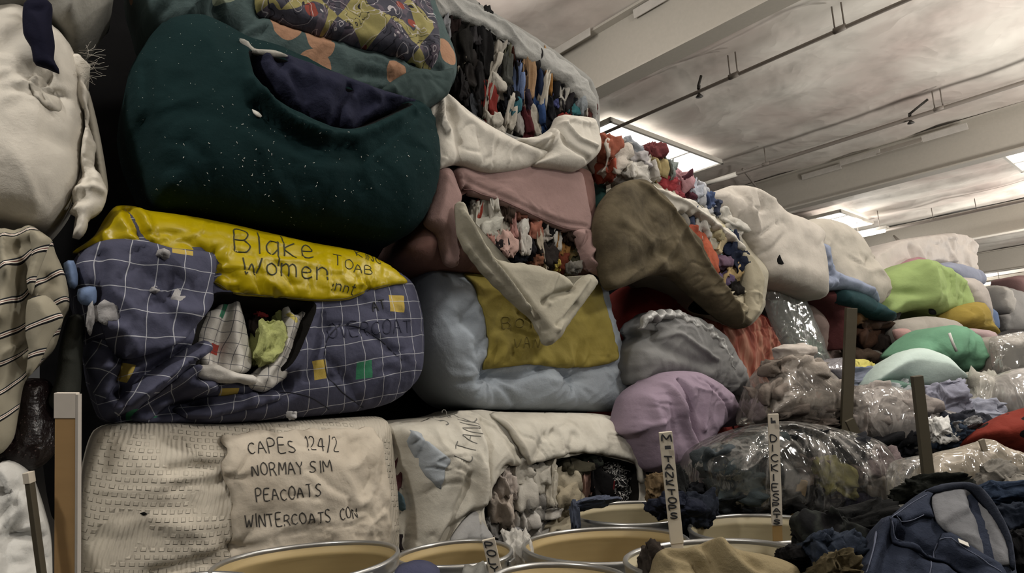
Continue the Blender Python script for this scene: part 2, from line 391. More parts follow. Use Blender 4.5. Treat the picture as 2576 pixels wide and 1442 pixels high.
# ------------------------------------------------------------------ handwriting
G = {'A': ['0,0 2,6 4,0', '1,2.4 3,2.4'], 'B': ['0,0 0,6 2.6,6 3.4,4.8 2.4,3.3 0,3.2', '2.4,3.3 3.8,1.8 2.8,0 0,0'], 'C': ['3.8,5 2.4,6 .8,5 0,3 .8,.8 2.4,0 3.9,.9'],
 'D': ['0,0 0,6 2.4,5.4 3.6,3 2.4,.5 0,0'], 'E': ['3.4,6 0,6 0,0 3.6,0', '0,3.2 2.6,3.2'], 'F': ['3.4,6 0,6 0,0', '0,3.2 2.6,3.2'], 'G': ['3.8,5 2,6 .4,4.6 0,2.6 1,.4 3,.2 3.7,2.6 2.2,2.6'],
 'H': ['0,0 0,6', '3.6,0 3.6,6', '0,3 3.6,3'], 'I': ['1,0 1,6'], 'J': ['2.5,6 2.5,1 1.4,0 0,1'], 'K': ['0,0 0,6', '3.4,6 0,2.8 3.6,0'], 'L': ['0,6 0,0 3,0'], 'M': ['0,0 .4,6 2.2,2 4,6 4.4,0'],
 'N': ['0,0 .2,6 3.4,0 3.6,6'], 'O': ['2,6 .4,5 0,3 .5,.8 2,0 3.5,.9 4,3 3.5,5 2,6'], 'P': ['0,0 0,6 2.8,5.8 3.4,4.2 2.4,2.9 0,2.8'], 'R': ['0,0 0,6 2.8,5.8 3.2,4.4 2.2,3.2 0,3', '1.8,3.1 3.6,0'],
 'S': ['3.6,5.2 2,6 .5,5 .8,3.6 2.8,2.6 3.5,1.2 2,0 0,.8'], 'T': ['0,6 4,6', '2,6 2,0'], 'U': ['0,6 .2,1.2 1.8,0 3.4,1.2 3.6,6'], 'V': ['0,6 1.8,0 3.6,6'], 'W': ['0,6 1,0 2.4,4 3.6,0 5,6'],
 'X': ['0,6 3.6,0', '0,0 3.6,6'], 'Y': ['0,6 1.8,3.2 3.6,6', '1.8,3.2 1.6,0'], 'Z': ['0,6 3.6,6 0,0 3.6,0'], '1': ['.4,4.8 1.4,6 1.4,0'], '2': ['0,4.8 1.4,6 3,5 2.6,3.2 0,0 3.6,0'],
 '4': ['2.6,0 2.6,6 0,2 3.6,2'], '/': ['0,-1 2.6,6.6'], '-': ['.3,3 2.4,3'], '.': ['.8,.2 1.2,.6'], '?': ['0,4.8 1.6,6 3,4.8 1.6,3 1.6,2', '1.6,.2 1.7,.6'],
 'a': ['3,3.6 1.4,4 .2,2.4 .4,.6 1.6,0 2.8,1.2 3,3.8 3.1,0'], 'e': ['.2,2 2.8,2.3 2.4,3.6 1.2,4 .2,2.6 .4,.6 1.6,0 3,.7'], 'k': ['0,0 0,6', '2.6,3.8 0,2 2.8,0'], 'l': ['.6,6 .6,0'],
 'm': ['0,0 0,4', '0,3 1.2,4 1.9,3 1.9,0', '1.9,3 3,4 3.9,3 4,0'], 'n': ['0,0 0,4', '0,2.8 1.4,4 2.6,3 2.7,0'], 'o': ['1.5,4 .2,3 .2,1 1.5,0 2.8,1 2.8,3 1.5,4'], 'q': ['2.9,3.4 1.4,4 .2,2.4 .5,.8 1.6,.2 2.8,1.6', '3,4 3,-2.6'],
 'i': ['.6,4 .6,0'], 'c': ['2.8,3.4 1.4,4 .2,2.6 .3,.9 1.5,0 2.9,.7'], 'r': ['0,0 0,4', '0,2.6 1.2,3.9 2.4,3.6'], 't': ['1,5.4 1,0 2,0', '0,4 2.2,4'], 'v': ['0,4 1.3,0 2.6,4'], 'b': ['0,6 0,0 2.4,.4 2.8,2.2 1.4,3.6 0,2.6']}
def seam(name, lines, surf, mat, parent, wd=.004, lift=.002, dash=0.):
    """stitching or quilting lines lying on a surface, one mesh"""
    parts = []
    for ln in lines:
        uv = resample(smooth_poly(surf.plf.uv(np.asarray(ln, float)), False, .01), .012, False)
        if len(uv) < 2: continue
        t = np.gradient(uv, axis=0); t /= np.maximum(np.linalg.norm(t, axis=1), 1e-9)[:, None]; nn = np.c_[-t[:, 1], t[:, 0]]*wd/2; n = len(uv)
        A = surf.pl.w(uv+nn, surf.h(uv+nn)+lift); B = surf.pl.w(uv-nn, surf.h(uv-nn)+lift); V = np.vstack([A, B, A-surf.pl.N*lift, B-surf.pl.N*lift]); F_ = []
        for i in range(n-1):
            if dash and i % 3 == 2: continue
            F_ += [(i, i+1, n+i+1, n+i), (2*n+i, 3*n+i, 3*n+i+1, 2*n+i+1), (i, 2*n+i, 2*n+i+1, i+1), (n+i, n+i+1, 3*n+i+1, 3*n+i)]
        parts.append((V, F_))
    v, f = merge(parts); return obj(name, v, f, mat, parent)
def write(name, text, p0, p1, hpx, surf, mat, parent, wd=.006, jit=.25, seed=0, up=None, gap=1.5, label=None, lift=.003, vert=False):
    """text as pen strokes lying on a surface; p0..p1 is its base line in photograph pixels"""
    rng = random.Random(seed); p0 = np.array(p0, float); p1 = np.array(p1, float); segs = []; x = 0
    if vert:
        n = len(text); d = (p1-p0)/n; right = np.array(up, float)
        for k, ch in enumerate(text):
            for st in G.get(ch, []):
                q = np.array([[float(a) for a in t.split(',')] for t in st.split()])
                o = p0+d*(k+.88); segs.append(np.array([o+right*((a/4)-.5)*1.0*hpx-d/np.linalg.norm(d)*(b/6)*np.linalg.norm(d)*.72 for a, b in q]))
    else:
        for ch in text:
            if ch == ' ': x += 3.2; continue
            gs = [np.array([[float(a) for a in t.split(',')] for t in st.split()]) for st in G.get(ch, [])]
            if not gs: x += 3; continue
            wmax = max(g[:, 0].max() for g in gs)
            dy = rng.uniform(-jit, jit)*1.2; sl = rng.uniform(-jit, jit)*.3; sc = 1+rng.uniform(-jit, jit)*.4
            for g in gs: segs.append(np.c_[x+g[:, 0]+sl*g[:, 1], g[:, 1]*sc+dy])
            x += wmax+gap
        x -= gap; d = (p1-p0)/x; u = np.array(up, float) if up is not None else np.array([d[1], -d[0]])/np.linalg.norm(d)
        segs = [p0+g[:, :1]*d+g[:, 1:2]*(hpx/6.)*u for g in segs]
    parts = []
    for g in segs:
        uv = resample(smooth_poly(surf.plf.uv(g), False, .0025 if vert else .008), .0025 if vert else .01, False)
        if len(uv) < 2: continue
        t = np.gradient(uv, axis=0); t /= np.maximum(np.linalg.norm(t, axis=1), 1e-9)[:, None]; nn = np.c_[-t[:, 1], t[:, 0]]*wd/2
        A = surf.pl.w(uv+nn, surf.h(uv+nn)+lift); B = surf.pl.w(uv-nn, surf.h(uv-nn)+lift); n = len(uv)
        A2 = A-surf.pl.N*lift*.8; B2 = B-surf.pl.N*lift*.8
        V = np.vstack([A, B, A2, B2]); F_ = []
        for i in range(n-1):
            F_ += [(i, i+1, n+i+1, n+i), (2*n+i, 3*n+i, 3*n+i+1, 2*n+i+1), (i, 2*n+i, 2*n+i+1, i+1), (n+i, n+i+1, 3*n+i+1, 3*n+i)]
        parts.append((V, F_))
    v, f = merge(parts); o = obj(name, v, f, mat, parent)
    if label: o['label'] = label
    return o
ORD = ['first', 'second', 'third', 'fourth', 'fifth', 'sixth', 'seventh', 'eighth', 'ninth', 'tenth', 'eleventh', 'twelfth', 'thirteenth', 'fourteenth', 'fifteenth', 'sixteenth', 'seventeenth', 'eighteenth', 'nineteenth', 'twentieth']
INK = flat('ink', '#2c2d30', .8)
# ================================================================== setting: floor, roof, beams, pipes, skylights
ZC = 7.2
d1 = ray(-200, 1055); d1 = np.array([d1[0], d1[1], 0]); d1 /= np.linalg.norm(d1)
d2 = np.array([-d1[1], d1[0], 0]);
if d2[1] < 0: d2 = -d2
def roof_mat():
    t = NT('roof_insulation'); ob = t.new('ShaderNodeTexCoord').outputs['Object']
    c = t.mix(t.ramp(t.noise(ob, .45, 3.), [(.35, 0.), (.7, 1.)]), lc('#e0dacf', 1.), lc('#cdbab0', .88))
    c = t.mix(t.math('MULTIPLY', t.ramp(t.noise(ob, 1.3, 4.), [(.5, 0.), (.75, 1.)]), .35), c, lc('#8e8a80', .6))
    nz = t.new('ShaderNodeTexNoise', Scale=.8, Detail=3., Distortion=.3); t.set(nz.inputs['Vector'], ob)
    w = t.math('ABSOLUTE', t.math('SUBTRACT', nz.outputs['Fac'], .5))
    b = t.bump(t.math('MULTIPLY', w, -2.), .3, .15)
    b = t.bump(t.noise(ob, 5., 4.), .15, .03, b)
    return t.out(c, .62, b, .15)
RM = roof_mat(); BEAM = flat('painted_beam', '#c4bcae', .55, g=.85); PIPE = flat('pipe_paint', '#a89c90', .5, g=.6); DARKP = flat('pipe_dark', '#3a3630', .6)
CONC = flat('concrete', '#5a564f', .8, g=.6)
struct(box('floor', (12, 24, -.05), (40, 0, 0), (0, 34, 0), (0, 0, .05), CONC))
def grid_patch(name, ox, e1, e2, n1, n2, fn, mat):
    V = []; Fc = []
    for i in range(n1+1):
        for j in range(n2+1):
            a = i/n1; b = j/n2; p = ox+e1*a+e2*b; V.append(p)
    V = np.array(V); V[:, 2] += fn(V)
    for i in range(n1):
        for j in range(n2):
            k = i*(n2+1)+j; Fc.append((k, k+1, k+n2+2, k+n2+1))
    return obj(name, V, Fc, mat)
# the insulation sags between seams, so the roof is one gently quilted sheet
O0 = Q(1500, 285, ZC)
def sag(V):
    q = V-O0; a = q@d2; b = q@d1
    return -.10*np.abs(np.sin(math.pi*a/1.55))**.5+.10-.05*np.abs(np.sin(math.pi*(b+.3*noise(np.c_[a*.3, b*.2], 6))/2.1))**.4+.05+.05*fbm(np.c_[a*.9, b*.35], 4)+.03*ridged(np.c_[a*1.3+.8*noise(np.c_[a, b]*.4, 3), b*.5], 8)
CL = 84.
roof = grid_patch('ceiling', O0-d1*34-d2*14+np.array([0, 0, .02]), d1*70, d2*CL, 260, 420, sag, RM); struct(roof)
def roofbox(name, a_px, b_px, zoff, w, h, mat, ext=(30, 30), parent=None, kind=True, bev=.0):
    """a straight member along the roof through two photograph points, its underside at ZC+zoff"""
    A = Q(*a_px, ZC+zoff); B = Q(*b_px, ZC+zoff); m = (A+B)/2; L = d1
    c = m+np.array([0, 0, h/2])
    o = box(name, c, L*24, d2*w/2, np.array([0, 0, h/2]), mat, parent, bev)
    if kind: struct(o)
    return o
def on_line(px, py, z): return Q(px, py, z)
BD = .97
b1 = Q(1740, 118, ZC-BD)
q1, q2 = Q(1740, 118, ZC-BD), Q(2200, 474, ZC-BD); step = (q2-q1)@d2
for i in range(7):
    nm = f'trim_{i+1}'; c = q1 if i == 0 else q2+d2*step*(i-1)
    v1 = box_vf(c+np.array([0, 0, BD/2+.02])-d2*.0, d1*34, d2*.06, np.array([0, 0, BD/2]))
    v2 = box_vf(c+np.array([0, 0, .02]), d1*34, d2*.17, np.array([0, 0, .018]))
    v3 = box_vf(c+np.array([0, 0, BD]), d1*34, d2*.2, np.array([0, 0, .02]))
    V, Fc = merge([v1, v2, v3]); struct(obj(nm, V, Fc, BEAM, smooth=False))
    # folded insulation flaps along the top of the beam
FLAP = cloth('#cfc8be', .8, .5, wr=.5)
k = 0
for (a, b, z0) in (((1392, 136), (1478, 82), -.08), ((1596, 30), (1672, -4), -.1), ((2020, 445), (2112, 420), -.2), ((2114, 408), (2212, 385), -.2), ((2216, 385), (2310, 350), -.2), ((2320, 346), (2432, 322), -.2), ((1960, 468), (2018, 450), -.2)):
    A = Q(*a, ZC+z0); B = Q(*b, ZC+z0); m = (A+B)/2; m = m; L = abs((B-A)@d1)/2+.05; rr = np.random.RandomState(k)
    up = np.array([0, 0, 1.])*.07+d2*.05*rr.uniform(-1, 1)
    v, f = box_vf(m, d1*L, up, d2*.012); o = obj('insulation_flap', v, f, FLAP, smooth=False)
    mm = o.modifiers.new('b', 'BEVEL'); mm.width = .008; mm.segments = 2
    tag(o, ['short pale insulation flap hanging at the near beam above the tarp', 'pale folded insulation flap highest on the near beam', 'pale insulation fold on the second beam, second from its left', 'pale insulation fold on the second beam, third from its left', 'pale insulation fold on the second beam, fourth from its left', 'long thin insulation fold on the second beam, rightmost', 'leftmost pale insulation fold on the second beam, above the white bale'][k], 'insulation', 'insulation folds along the beams'); k += 1
# pipes hung below the roof
def pipe(name, px, py, z, r, label, far=24):
    c = Q(px, py, z); p = thing(name, label, 'pipe', c)
    tube('tube', [c-d1*24, c, c+d1*far], r, PIPE, p, 10); return p, c
pipes = []
for (px, py, z, r, lab) in ((1900, 168, ZC-.42, .032, 'thin pale pipe under the roof between the two big beams, nearer one'), (2150, 343, ZC-.42, .042, 'thin pale pipe under the roof just before the second beam'),
                       (2330, 558, ZC-.5, .05, 'far pale pipe below the roof beyond the second skylight')):
    pipes.append(pipe('sprinkler_pipe', px, py, z, r, lab))
def near_pipe(i, px, py):
    p, c = pipes[i]; z = c[2]; q = Q(px, py, z); return c+d1*((q-c)@d1)
def hanger(i, px, py, two=False):
    q = near_pipe(i, px, py); parts = []
    for s in ((-.07, .07) if two else (0,)):
        parts.append(tube_vf([q+d1*s+[0, 0, .02], q+d1*s+[0, 0, .42]], .012, 6))
    parts.append(tube_vf([q-d1*.09+[0, 0, .01], q+d1*.09+[0, 0, .01]], .05, 8)); V, Fc = merge(parts)
    obj('hanger', V, Fc, PIPE, pipes[i][0])
for a in ((0, 1835, 185, True), (0, 2120, 80, True), (1, 2350, 265, True), (1, 1918, 410, False), (2, 2352, 556, False), (2, 2460, 533, False)): hanger(*a)
def sprinkler(i, px, py, ln, lab):
    q = near_pipe(i, px, py)
    V, Fc = merge([tube_vf([q+[0, 0, .05], q+np.array([0, 0, .12])+d2*.02], .03, 8), tube_vf([q+[0, 0, .1], q-d1*ln+d2*.05+[0, 0, .3]], .025, 8), tube_vf([q+[0, 0, -.1], q+[0, 0, -.09], q+[0, 0, -.04], q+[0, 0, .05]], [.07, .06, .02, .02], 10)])
    tag(obj('sprinkler_head', V, Fc, DARKP, pipes[i][0]), lab)
sprinkler(0, 1741, 222, .05, 'small dark sprinkler fitting on the nearer roof pipe')
sprinkler(1, 2292, 300, .35, 'dark sprinkler fitting with angled arm on the roof pipe at right')
q = near_pipe(1, 1790, 447); tube('lit_pipe_sleeve', [near_pipe(1, 1752, 458), near_pipe(1, 1838, 432)], .06, flat('pipe_highlight', '#e6dfd2', .4, g=1.), pipes[1][0], 10)  # whiter sleeve painted in where the skylight brightens the pipe
TUBE = NT('lit_tube'); TUBE.b.inputs['Emission Color'].default_value = (1, .96, .9, 1); TUBE.b.inputs['Emission Strength'].default_value = 2.2; TUBE = TUBE.out(lc('#ffffff'), .5)
FIX = []
for a, b, z, lab in (((2150, 597), (2226, 580), 6.55, 'lit fluorescent strip light beyond the far skylight'), ((2456, 717), (2526, 708), 6.3, 'lit fluorescent strip light lowest at the right above the grey bale')):
    A = Q(*a, z); B = Q(*b, z); m = (A+B)/2; L = abs((B-A)@d1)/2; p = thing('strip_light', lab, 'ceiling lamp', m); FIX.append(m)
    box('housing', m+np.array([0, 0, .09]), d1*(L+.1), d2*.14, np.array([0, 0, .05]), BEAM, p, .01)
    tube('tube', [m-d1*L, m+d1*L], .06, TUBE, p, 10)
    V, Fc = merge([tube_vf([m+d1*L*s+[0, 0, .1], m+d1*L*s+[0, 0, ZC+.1-m[2]]], .012, 6) for s in (-.7, .7)]); obj('hanger', V, Fc, PIPE, p)
BR = PIPE
for nm, a, b, lab in (('roof_brace', (1868, 425), (1952, 535), 'diagonal brace rod between second beam and roof above the white bale'), ('roof_brace', (2244, 586), (2262, 612), 'short diagonal brace rod beyond the far skylight')):
    A = Q(*a, ZC-.15); B = Q(*b, ZC-.7); tag(tube(nm, [A, B], .03, BR), lab, 'brace')
# skylights: translucent panels, lit by the sky
def sky_mat():
    t = NT('skylight_panel'); t.b.inputs['Emission Color'].default_value = (1., .955, .89, 1); t.b.inputs['Emission Strength'].default_value = 1.7
    return t.out(lc('#ffffff'), .6)
SKM = sky_mat(); FRM = flat('skylight_frame', '#d8d2c6', .5, g=.9)
def skylight(nm, c_far, side, length, bars):
    A = Q(*c_far, ZC-.14); w = (Q(*side, ZC-.14)-A)@d1
    s = np.sign(w); w = abs(w); c = A-d2*length/2+d1*s*w/2
    o = box(nm, c, d2*length/2, d1*w/2, np.array([0, 0, .015]), SKM); struct(o)
    fr = []
    for e in (-1, 1):
        fr.append(box_vf(c+d1*e*(w/2+.03)-np.array([0, 0, .0]), d2*(length/2+.06), d1*.03, np.array([0, 0, .05])))
        fr.append(box_vf(c+d2*e*(length/2+.03), d1*(w/2+.06), d2*.03, np.array([0, 0, .05])))
    for (u) in bars: fr.append(box_vf(c+d2*(length/2-u)-np.array([0, 0, .02]), d1*w/2, d2*.012, np.array([0, 0, .012])))
    V, Fc = merge(fr); obj('frame', V, Fc, FRM, o, smooth=False); return c, w, length
SK = [skylight('window_1', (1812, 408), (1722, 438), 4.2, (1.3,)), skylight('window_2', (2193, 561), (2118, 579), 2.7, (2.,)), skylight('window_3', (2640, 412), (2578, 432), 2.5, (1.,))]
# far end of the hall
WALLM = flat('wall_paint', '#8f8a80', .8, g=.6)
struct(box('wall_far', (0, 0, 0) + P(2200, 900, 58)*np.array([1, 1, 0])+np.array([0, 0, 3.6]), d1*50, d2*.1, (0, 0, 3.8), WALLM))
# ================================================================== the wall of bales: nearest columns
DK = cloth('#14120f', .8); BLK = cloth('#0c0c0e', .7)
def mouth(lst, pl, off, place, cat_group, rows=('upper', 'middle', 'lower'), seed=0, n=3, depth=None, name='garment', g=.78, tall=1.):
    """garments seen in a torn mouth: (px, py, w, h, rot, hex, colour words, form)"""
    ys = sorted(a[1] for a in lst); cuts = [ys[len(ys)*(i+1)//len(rows)-1] for i in range(len(rows))] if len(rows) > 1 else [1e9]
    rowof = lambda a: next((i for i, c in enumerate(cuts) if a[1] <= c), len(rows)-1)
    for r in range(len(rows)):
        for k, a in enumerate(sorted([q for q in lst if rowof(q) == r], key=lambda q: q[0])):
            px, py, w, h, rot, hx, cn, form = a[:8]; sd = seed+int(px*7+py*3)
            lab = f"{cn} {form}, {ORD[k]} from left in the {rows[r]} row of {place}" if len(rows) > 1 else f"{cn} {form}, {ORD[k]} from left {place}"
            rg = random.Random(sd)
            prag(form.split()[-1] if form.split()[-1] in ('sock', 'shirt', 'sleeve', 'sheet', 'sweater', 'trousers', 'towel', 'bag') else name, pl, off+rg.uniform(-.03, .03), px, py, w/tall**.5, h*tall, cloth(hx, g, wr=.5), rot, depth,
                 label=lab, cat='garment', group=cat_group, seed=sd, n=n, crump=rg.uniform(.25, .5), pleat=rg.uniform(.1, .28), k=rg.choice([3, 4, 5, 6]), bend=rg.uniform(-.25, .25))
# ---- column 0, left edge of the picture
wl = wall(.12)
s = soft('bale', [(-160, 120), (-60, 40), (40, 20), (120, 60), (175, 110), (205, 190), (212, 300), (205, 400), (180, 490), (130, 555), (90, 568), (0, 545), (-120, 520), (-200, 400)], wl, cloth('#cfc8ba', .95, .75, .15, .3),
         'bulging off-white sack bale at the left edge, navy cloth hanging on it', 'bale', thick=.5, res=.02, taper=.75, bulge=.22, R=.42, lumps=((2.2, .03), (7, .008)), seed=3, folds=((90, 16, .006, 4),),
         creases=[([(0, 500), (60, 508), (100, 525)], .02, -.018), ([(120, 330), (170, 345), (205, 330)], .03, -.02), ([(75, 170), (110, 190), (150, 240)], .03, -.03), ([(60, 200), (90, 230), (140, 245)], .025, .02), ([(0, 110), (60, 60), (80, 20)], .03, -.03)], pinch=[((100, 205), .16, .03, 9)])
SACK = s
soft('torn_patch', [(66, 178), (100, 168), (140, 200), (165, 240), (150, 262), (110, 248), (76, 215)], wall(.34), cloth('#b9b2a4', .9), parent=s.o, thick=.012, res=.012, thin=True, over=s, bulge=.012, R=.03, lift=.006, lumps=((9, .02),), edge=.012, seed=4)
soft('hanging_cloth', [(60, 8), (98, -10), (131, 12), (130, 60), (138, 110), (136, 150), (152, 182), (118, 168), (86, 156), (78, 115), (58, 78)], wall(.36), cloth('#12132a', .8), 'navy cloth scrap hanging down the front of the off-white sack bale', 'cloth', thick=.02, res=.012, bulge=.03, R=.05, lumps=((6, .02),), folds=((90, 9, .012, 3),), seed=5)
soft('bale', [(-150, -260), (250, -220), (290, -40), (270, 0), (225, 60), (185, 82), (140, 55), (100, 15), (40, 10), (-60, 30), (-180, 60)], wall(.16), cloth('#aaa79c', .8, .7), 'pale grey plastic-wrapped bale at the top left corner above the sack bale', 'bale', thick=.5, bulge=.2, R=.3, lumps=((2.5, .04),), folds=((30, 9, .015, 3),), seed=6, taper=.8,
     creases=[([(40, 10), (90, -10), (140, 20), (170, 10)], .03, .04), ([(150, 50), (190, 30), (260, -10)], .03, -.02)])
# torn strip hanging beside the sack
t = soft('torn_sheet', [(175, 140), (205, 130), (222, 165), (215, 200), (218, 240), (232, 330), (248, 420), (268, 480), (262, 512), (225, 545), (205, 590), (188, 592), (196, 540), (178, 528), (188, 470), (208, 440), (200, 380), (212, 330), (208, 280), (186, 230), (180, 180)], wall(.16), cloth('#d6cfc0', 1., .9, .3), 'long torn cream rag hanging between the sack bale and the dark green bale', 'cloth', thick=.05, res=.012, bulge=.05, R=.05, lumps=((7, .03),), folds=((90, 13, .03, 4),), edge=.015, seed=7, taper=.9,
     creases=[([(215, 200), (212, 300), (206, 380)], .012, .03), ([(232, 330), (225, 420), (205, 500)], .014, -.03), ([(190, 470), (230, 470), (262, 480)], .012, .03)])
soft('side_cloth', [(208, 215), (224, 230), (245, 310), (262, 400), (272, 480), (255, 505), (240, 440), (226, 350), (214, 280)], wall(.05), cloth('#b5ae9d', .9), parent=t.o, thick=.06, res=.014, bulge=.04, R=.05, folds=((90, 10, .02, 3),), seed=8)
rng = random.Random(4); fr = []
for i in range(28):
    a = wall(.22); u = a.uv([(rng.gauss(208, 12), rng.gauss(160, 22))]); p = a.w(u, np.zeros(1))[0]; an = rng.uniform(-.6, 1.0); L = rng.uniform(.03, .1); pts = [p]
    for k in range(4): an += rng.uniform(-.5, .5); pts.append(pts[-1]+(math.cos(an)*WT+math.sin(an)*WZ*.9+WN*rng.uniform(-.3, .5))*L/4)
    fr.append(tube_vf(pts, .0006, 4))
V, Fc = merge(fr); obj('fringe', V, Fc, cloth('#d2cbbd', 1.), t.o)
# striped sheet
def stripe_mat():
    t = NT('striped_fabric'); u = t.uv(1., 0, .06, 3.)
    sp = t.new('ShaderNodeSeparateXYZ'); t.set(sp.inputs[0], u); x = t.math('MULTIPLY_ADD', sp.outputs['X'], -.42, sp.outputs['Y'])
    f = t.math('FRACT', t.math('MULTIPLY', x, 8.2)); c = lc('#a8a088', .8)
    def band(a, b): return t.math('MULTIPLY', t.math('GREATER_THAN', f, a), t.math('LESS_THAN', f, b))
    col = t.mix(band(.385, .45), c, lc('#1a1a1c')); col = t.mix(band(.45, .485), col, lc('#e4dccd')); col = t.mix(band(.485, .51), col, lc('#7a3a34'));
    col = t.mix(band(.51, .545), col, lc('#e0d8c8')); col = t.mix(band(.545, .59), col, lc('#20242c'))
    return t.out(col, .9, t.bump(t.noise(t.uv(1.), 200., 2.), .2, .002), .15)
STR = stripe_mat()
s = soft('striped_sheet', [(-120, 590), (0, 575), (40, 580), (75, 570), (125, 600), (140, 640), (165, 700), (175, 770), (160, 800), (140, 870), (100, 915), (60, 960), (45, 1040), (30, 1110), (-20, 1150), (-140, 1100)], wall(.2), STR,
         'cream bed sheet with thin dark and red stripes hanging in folds at the left edge', 'sheet', thick=.12, res=.013, bulge=.1, R=.12, lumps=((4, .02),), folds=((82, 7.5, .05, 6), (75, 17, .016, 4)), seed=12, uvf=lambda u: u+np.c_[.1*noise(u*5, 2), .1*noise(u*4, 3)],
         creases=[([(75, 575), (60, 640), (10, 700), (0, 800)], .02, .05), ([(130, 605), (100, 660), (88, 750), (62, 900)], .022, .05), ([(52, 620), (58, 700), (52, 820), (52, 1000)], .02, -.07), ([(115, 700), (70, 790), (65, 870)], .015, -.05), ([(150, 650), (165, 760)], .02, .03)])
soft('fold_flap', [(70, 755), (120, 745), (160, 800), (130, 850), (98, 915), (66, 952), (72, 880), (64, 840)], wall(.36), STR, parent=s.o, thick=.015, res=.013, thin=True, bulge=.03, R=.05, folds=((70, 8, .02, 4),), seed=13)
soft('fold_flap', [(76, 578), (128, 602), (118, 630), (95, 690), (78, 745), (66, 700), (80, 640)], wall(.36), STR, parent=s.o, thick=.02, res=.013, bulge=.03, R=.04, seed=14)
tb = soft('trouser_leg', [(150, 870), (170, 800), (195, 790), (212, 800), (208, 900), (202, 1000), (195, 1040), (150, 1040), (120, 1012), (138, 960)], wall(.1), cloth('#43463f', .75), 'dark grey-green trouser leg hanging behind the tan label board', 'garment', thick=.1, res=.014, bulge=.09, R=.09, folds=((0, 14, .012, 2),), seed=15)
def sequin():
    t = NT('sequin_fabric'); ob = t.new('ShaderNodeTexCoord').outputs['Object']; v = t.new('ShaderNodeTexVoronoi', Scale=55.); t.set(v.inputs['Vector'], ob)
    col = t.mix(t.math('LESS_THAN', v.outputs['Distance'], .16), lc('#170c0d'), lc('#54423f')); return t.out(col, .3, t.bump(t.noise(ob, 20., 4.), .6, .02), .5)
soft('sequin_cloth', [(-30, 1150), (20, 1060), (40, 960), (120, 955), (140, 1000), (145, 1080), (138, 1140), (95, 1180), (30, 1182)], wall(.06), sequin(), 'dark maroon speckled cloth hanging below the striped sheet', 'cloth', thick=.08, res=.016, bulge=.07, R=.1, folds=((85, 12, .025, 4),), seed=16)
soft('bedding', [(-40, 1280), (-20, 1180), (20, 1165), (70, 1200), (108, 1300), (130, 1400), (130, 1600), (100, 1700), (-120, 1750), (-150, 1400)], wall(.36), cloth('#c9c8c2', .95, .7), 'white quilted padding bundle at the bottom left corner', 'bedding', thick=.5, res=.018, bulge=.16, R=.25, lumps=((3, .03),), seed=18, pinch=[((15, 1358), .22, .05, 9), ((42, 1248), .14, .04, 9), ((90, 1420), .15, .03, 7)],
     creases=[([(15, 1358), (65, 1362), (120, 1370)], .012, -.03), ([(15, 1358), (5, 1260), (0, 1190)], .012, -.02)])
# ---- unseen bales added behind the gaps, black in place of deep shade
for o_, lab in (([(250, 480), (900, 480), (1000, 620), (1000, 1600), (300, 1600), (240, 1000)], 'added shade-black bale behind the plaid and cream bales, seen only in the slit between them'),
                ([(120, -200), (520, -200), (540, 600), (500, 1300), (130, 1300), (110, 400)], 'added shade-black bale deep in the gap between the sack bale and the dark green bale'),
                ([(930, 560), (1300, 560), (1330, 1120), (1200, 1800), (900, 1800), (890, 1100)], 'added shade-black bale deep behind the gap between the plaid bale and the light blue bale'),
                ([(1440, 640), (1760, 640), (1780, 1060), (1700, 1600), (1460, 1620), (1440, 1000)], 'added shade-black bale deep behind the gap between the yellow-front bale and the red bale')):
    soft('gap_shade_bale', o_, wall(-1.6 if 'slit' in lab else -1.05), BLK, lab, 'bale', thick=.4, res=.05, bulge=.1, R=.2, lumps=((3, .03),), seed=20)
# ---- column 1
def matelasse():
    t = NT('matelasse_fabric'); u = t.uv(1., 8, .05, 3.)
    br = t.new('ShaderNodeTexBrick', Scale=1., offset=.5); t.set(br.inputs['Vector'], u)
    for k_, v_ in (('Mortar Size', .0085), ('Mortar Smooth', .35), ('Brick Width', .032), ('Row Height', .03)): br.inputs[k_].default_value = v_
    br.inputs['Color1'].default_value = br.inputs['Color2'].default_value = (1, 1, 1, 1); br.inputs['Mortar'].default_value = (0, 0, 0, 1)
    m = t.ramp(t.noise(t.uv(1., 0), 4.2, 2.), [(.46, 0.), (.52, 1.)]); c = lc('#cbc2b0', .95)
    h = t.math('MULTIPLY', t.math('SUBTRACT', 1., br.outputs['Fac']), m)
    w = t.new('ShaderNodeTexWave', Scale=17., Distortion=2.5); w.bands_direction = 'X'; t.set(w.inputs['Vector'], u)
    h = t.math('ADD', h, t.math('MULTIPLY', w.outputs['Fac'], t.math('MULTIPLY', t.math('SUBTRACT', 1., m), .35)))
    b = t.bump(h, .75, .012); b = t.bump(t.noise(t.uv(1.), 160., 3.), .25, .003, b)
    n1 = t.noise(t.uv(1.), 3., 3.); col = t.mix(t.math('MULTIPLY', n1, .5), c, lc('#aaa08c', .95)); return t.out(col, .9, b, .12)
def stitched():
    t = NT('stitched_fabric'); u = t.uv(1., 38, .03, 3.)
    br = t.new('ShaderNodeTexBrick', Scale=1., offset=.5); t.set(br.inputs['Vector'], u)
    for k_, v_ in (('Mortar Size', .0045), ('Mortar Smooth', .4), ('Brick Width', .042), ('Row Height', .026)): br.inputs[k_].default_value = v_
    dash = t.math('MULTIPLY', br.outputs['Fac'], 1.); c = lc('#c8bca8', .95)
    col = t.mix(t.math('MULTIPLY', t.ramp(t.noise(t.uv(1.), 3.5, 3.), [(.45, 0.), (.7, 1.)]), .5), c, lc('#9d8f79', .95))
    b = t.bump(dash, -.6, .008); b = t.bump(t.noise(t.uv(1.), 18., 4.), .5, .012, b); return t.out(col, .88, b, .15)
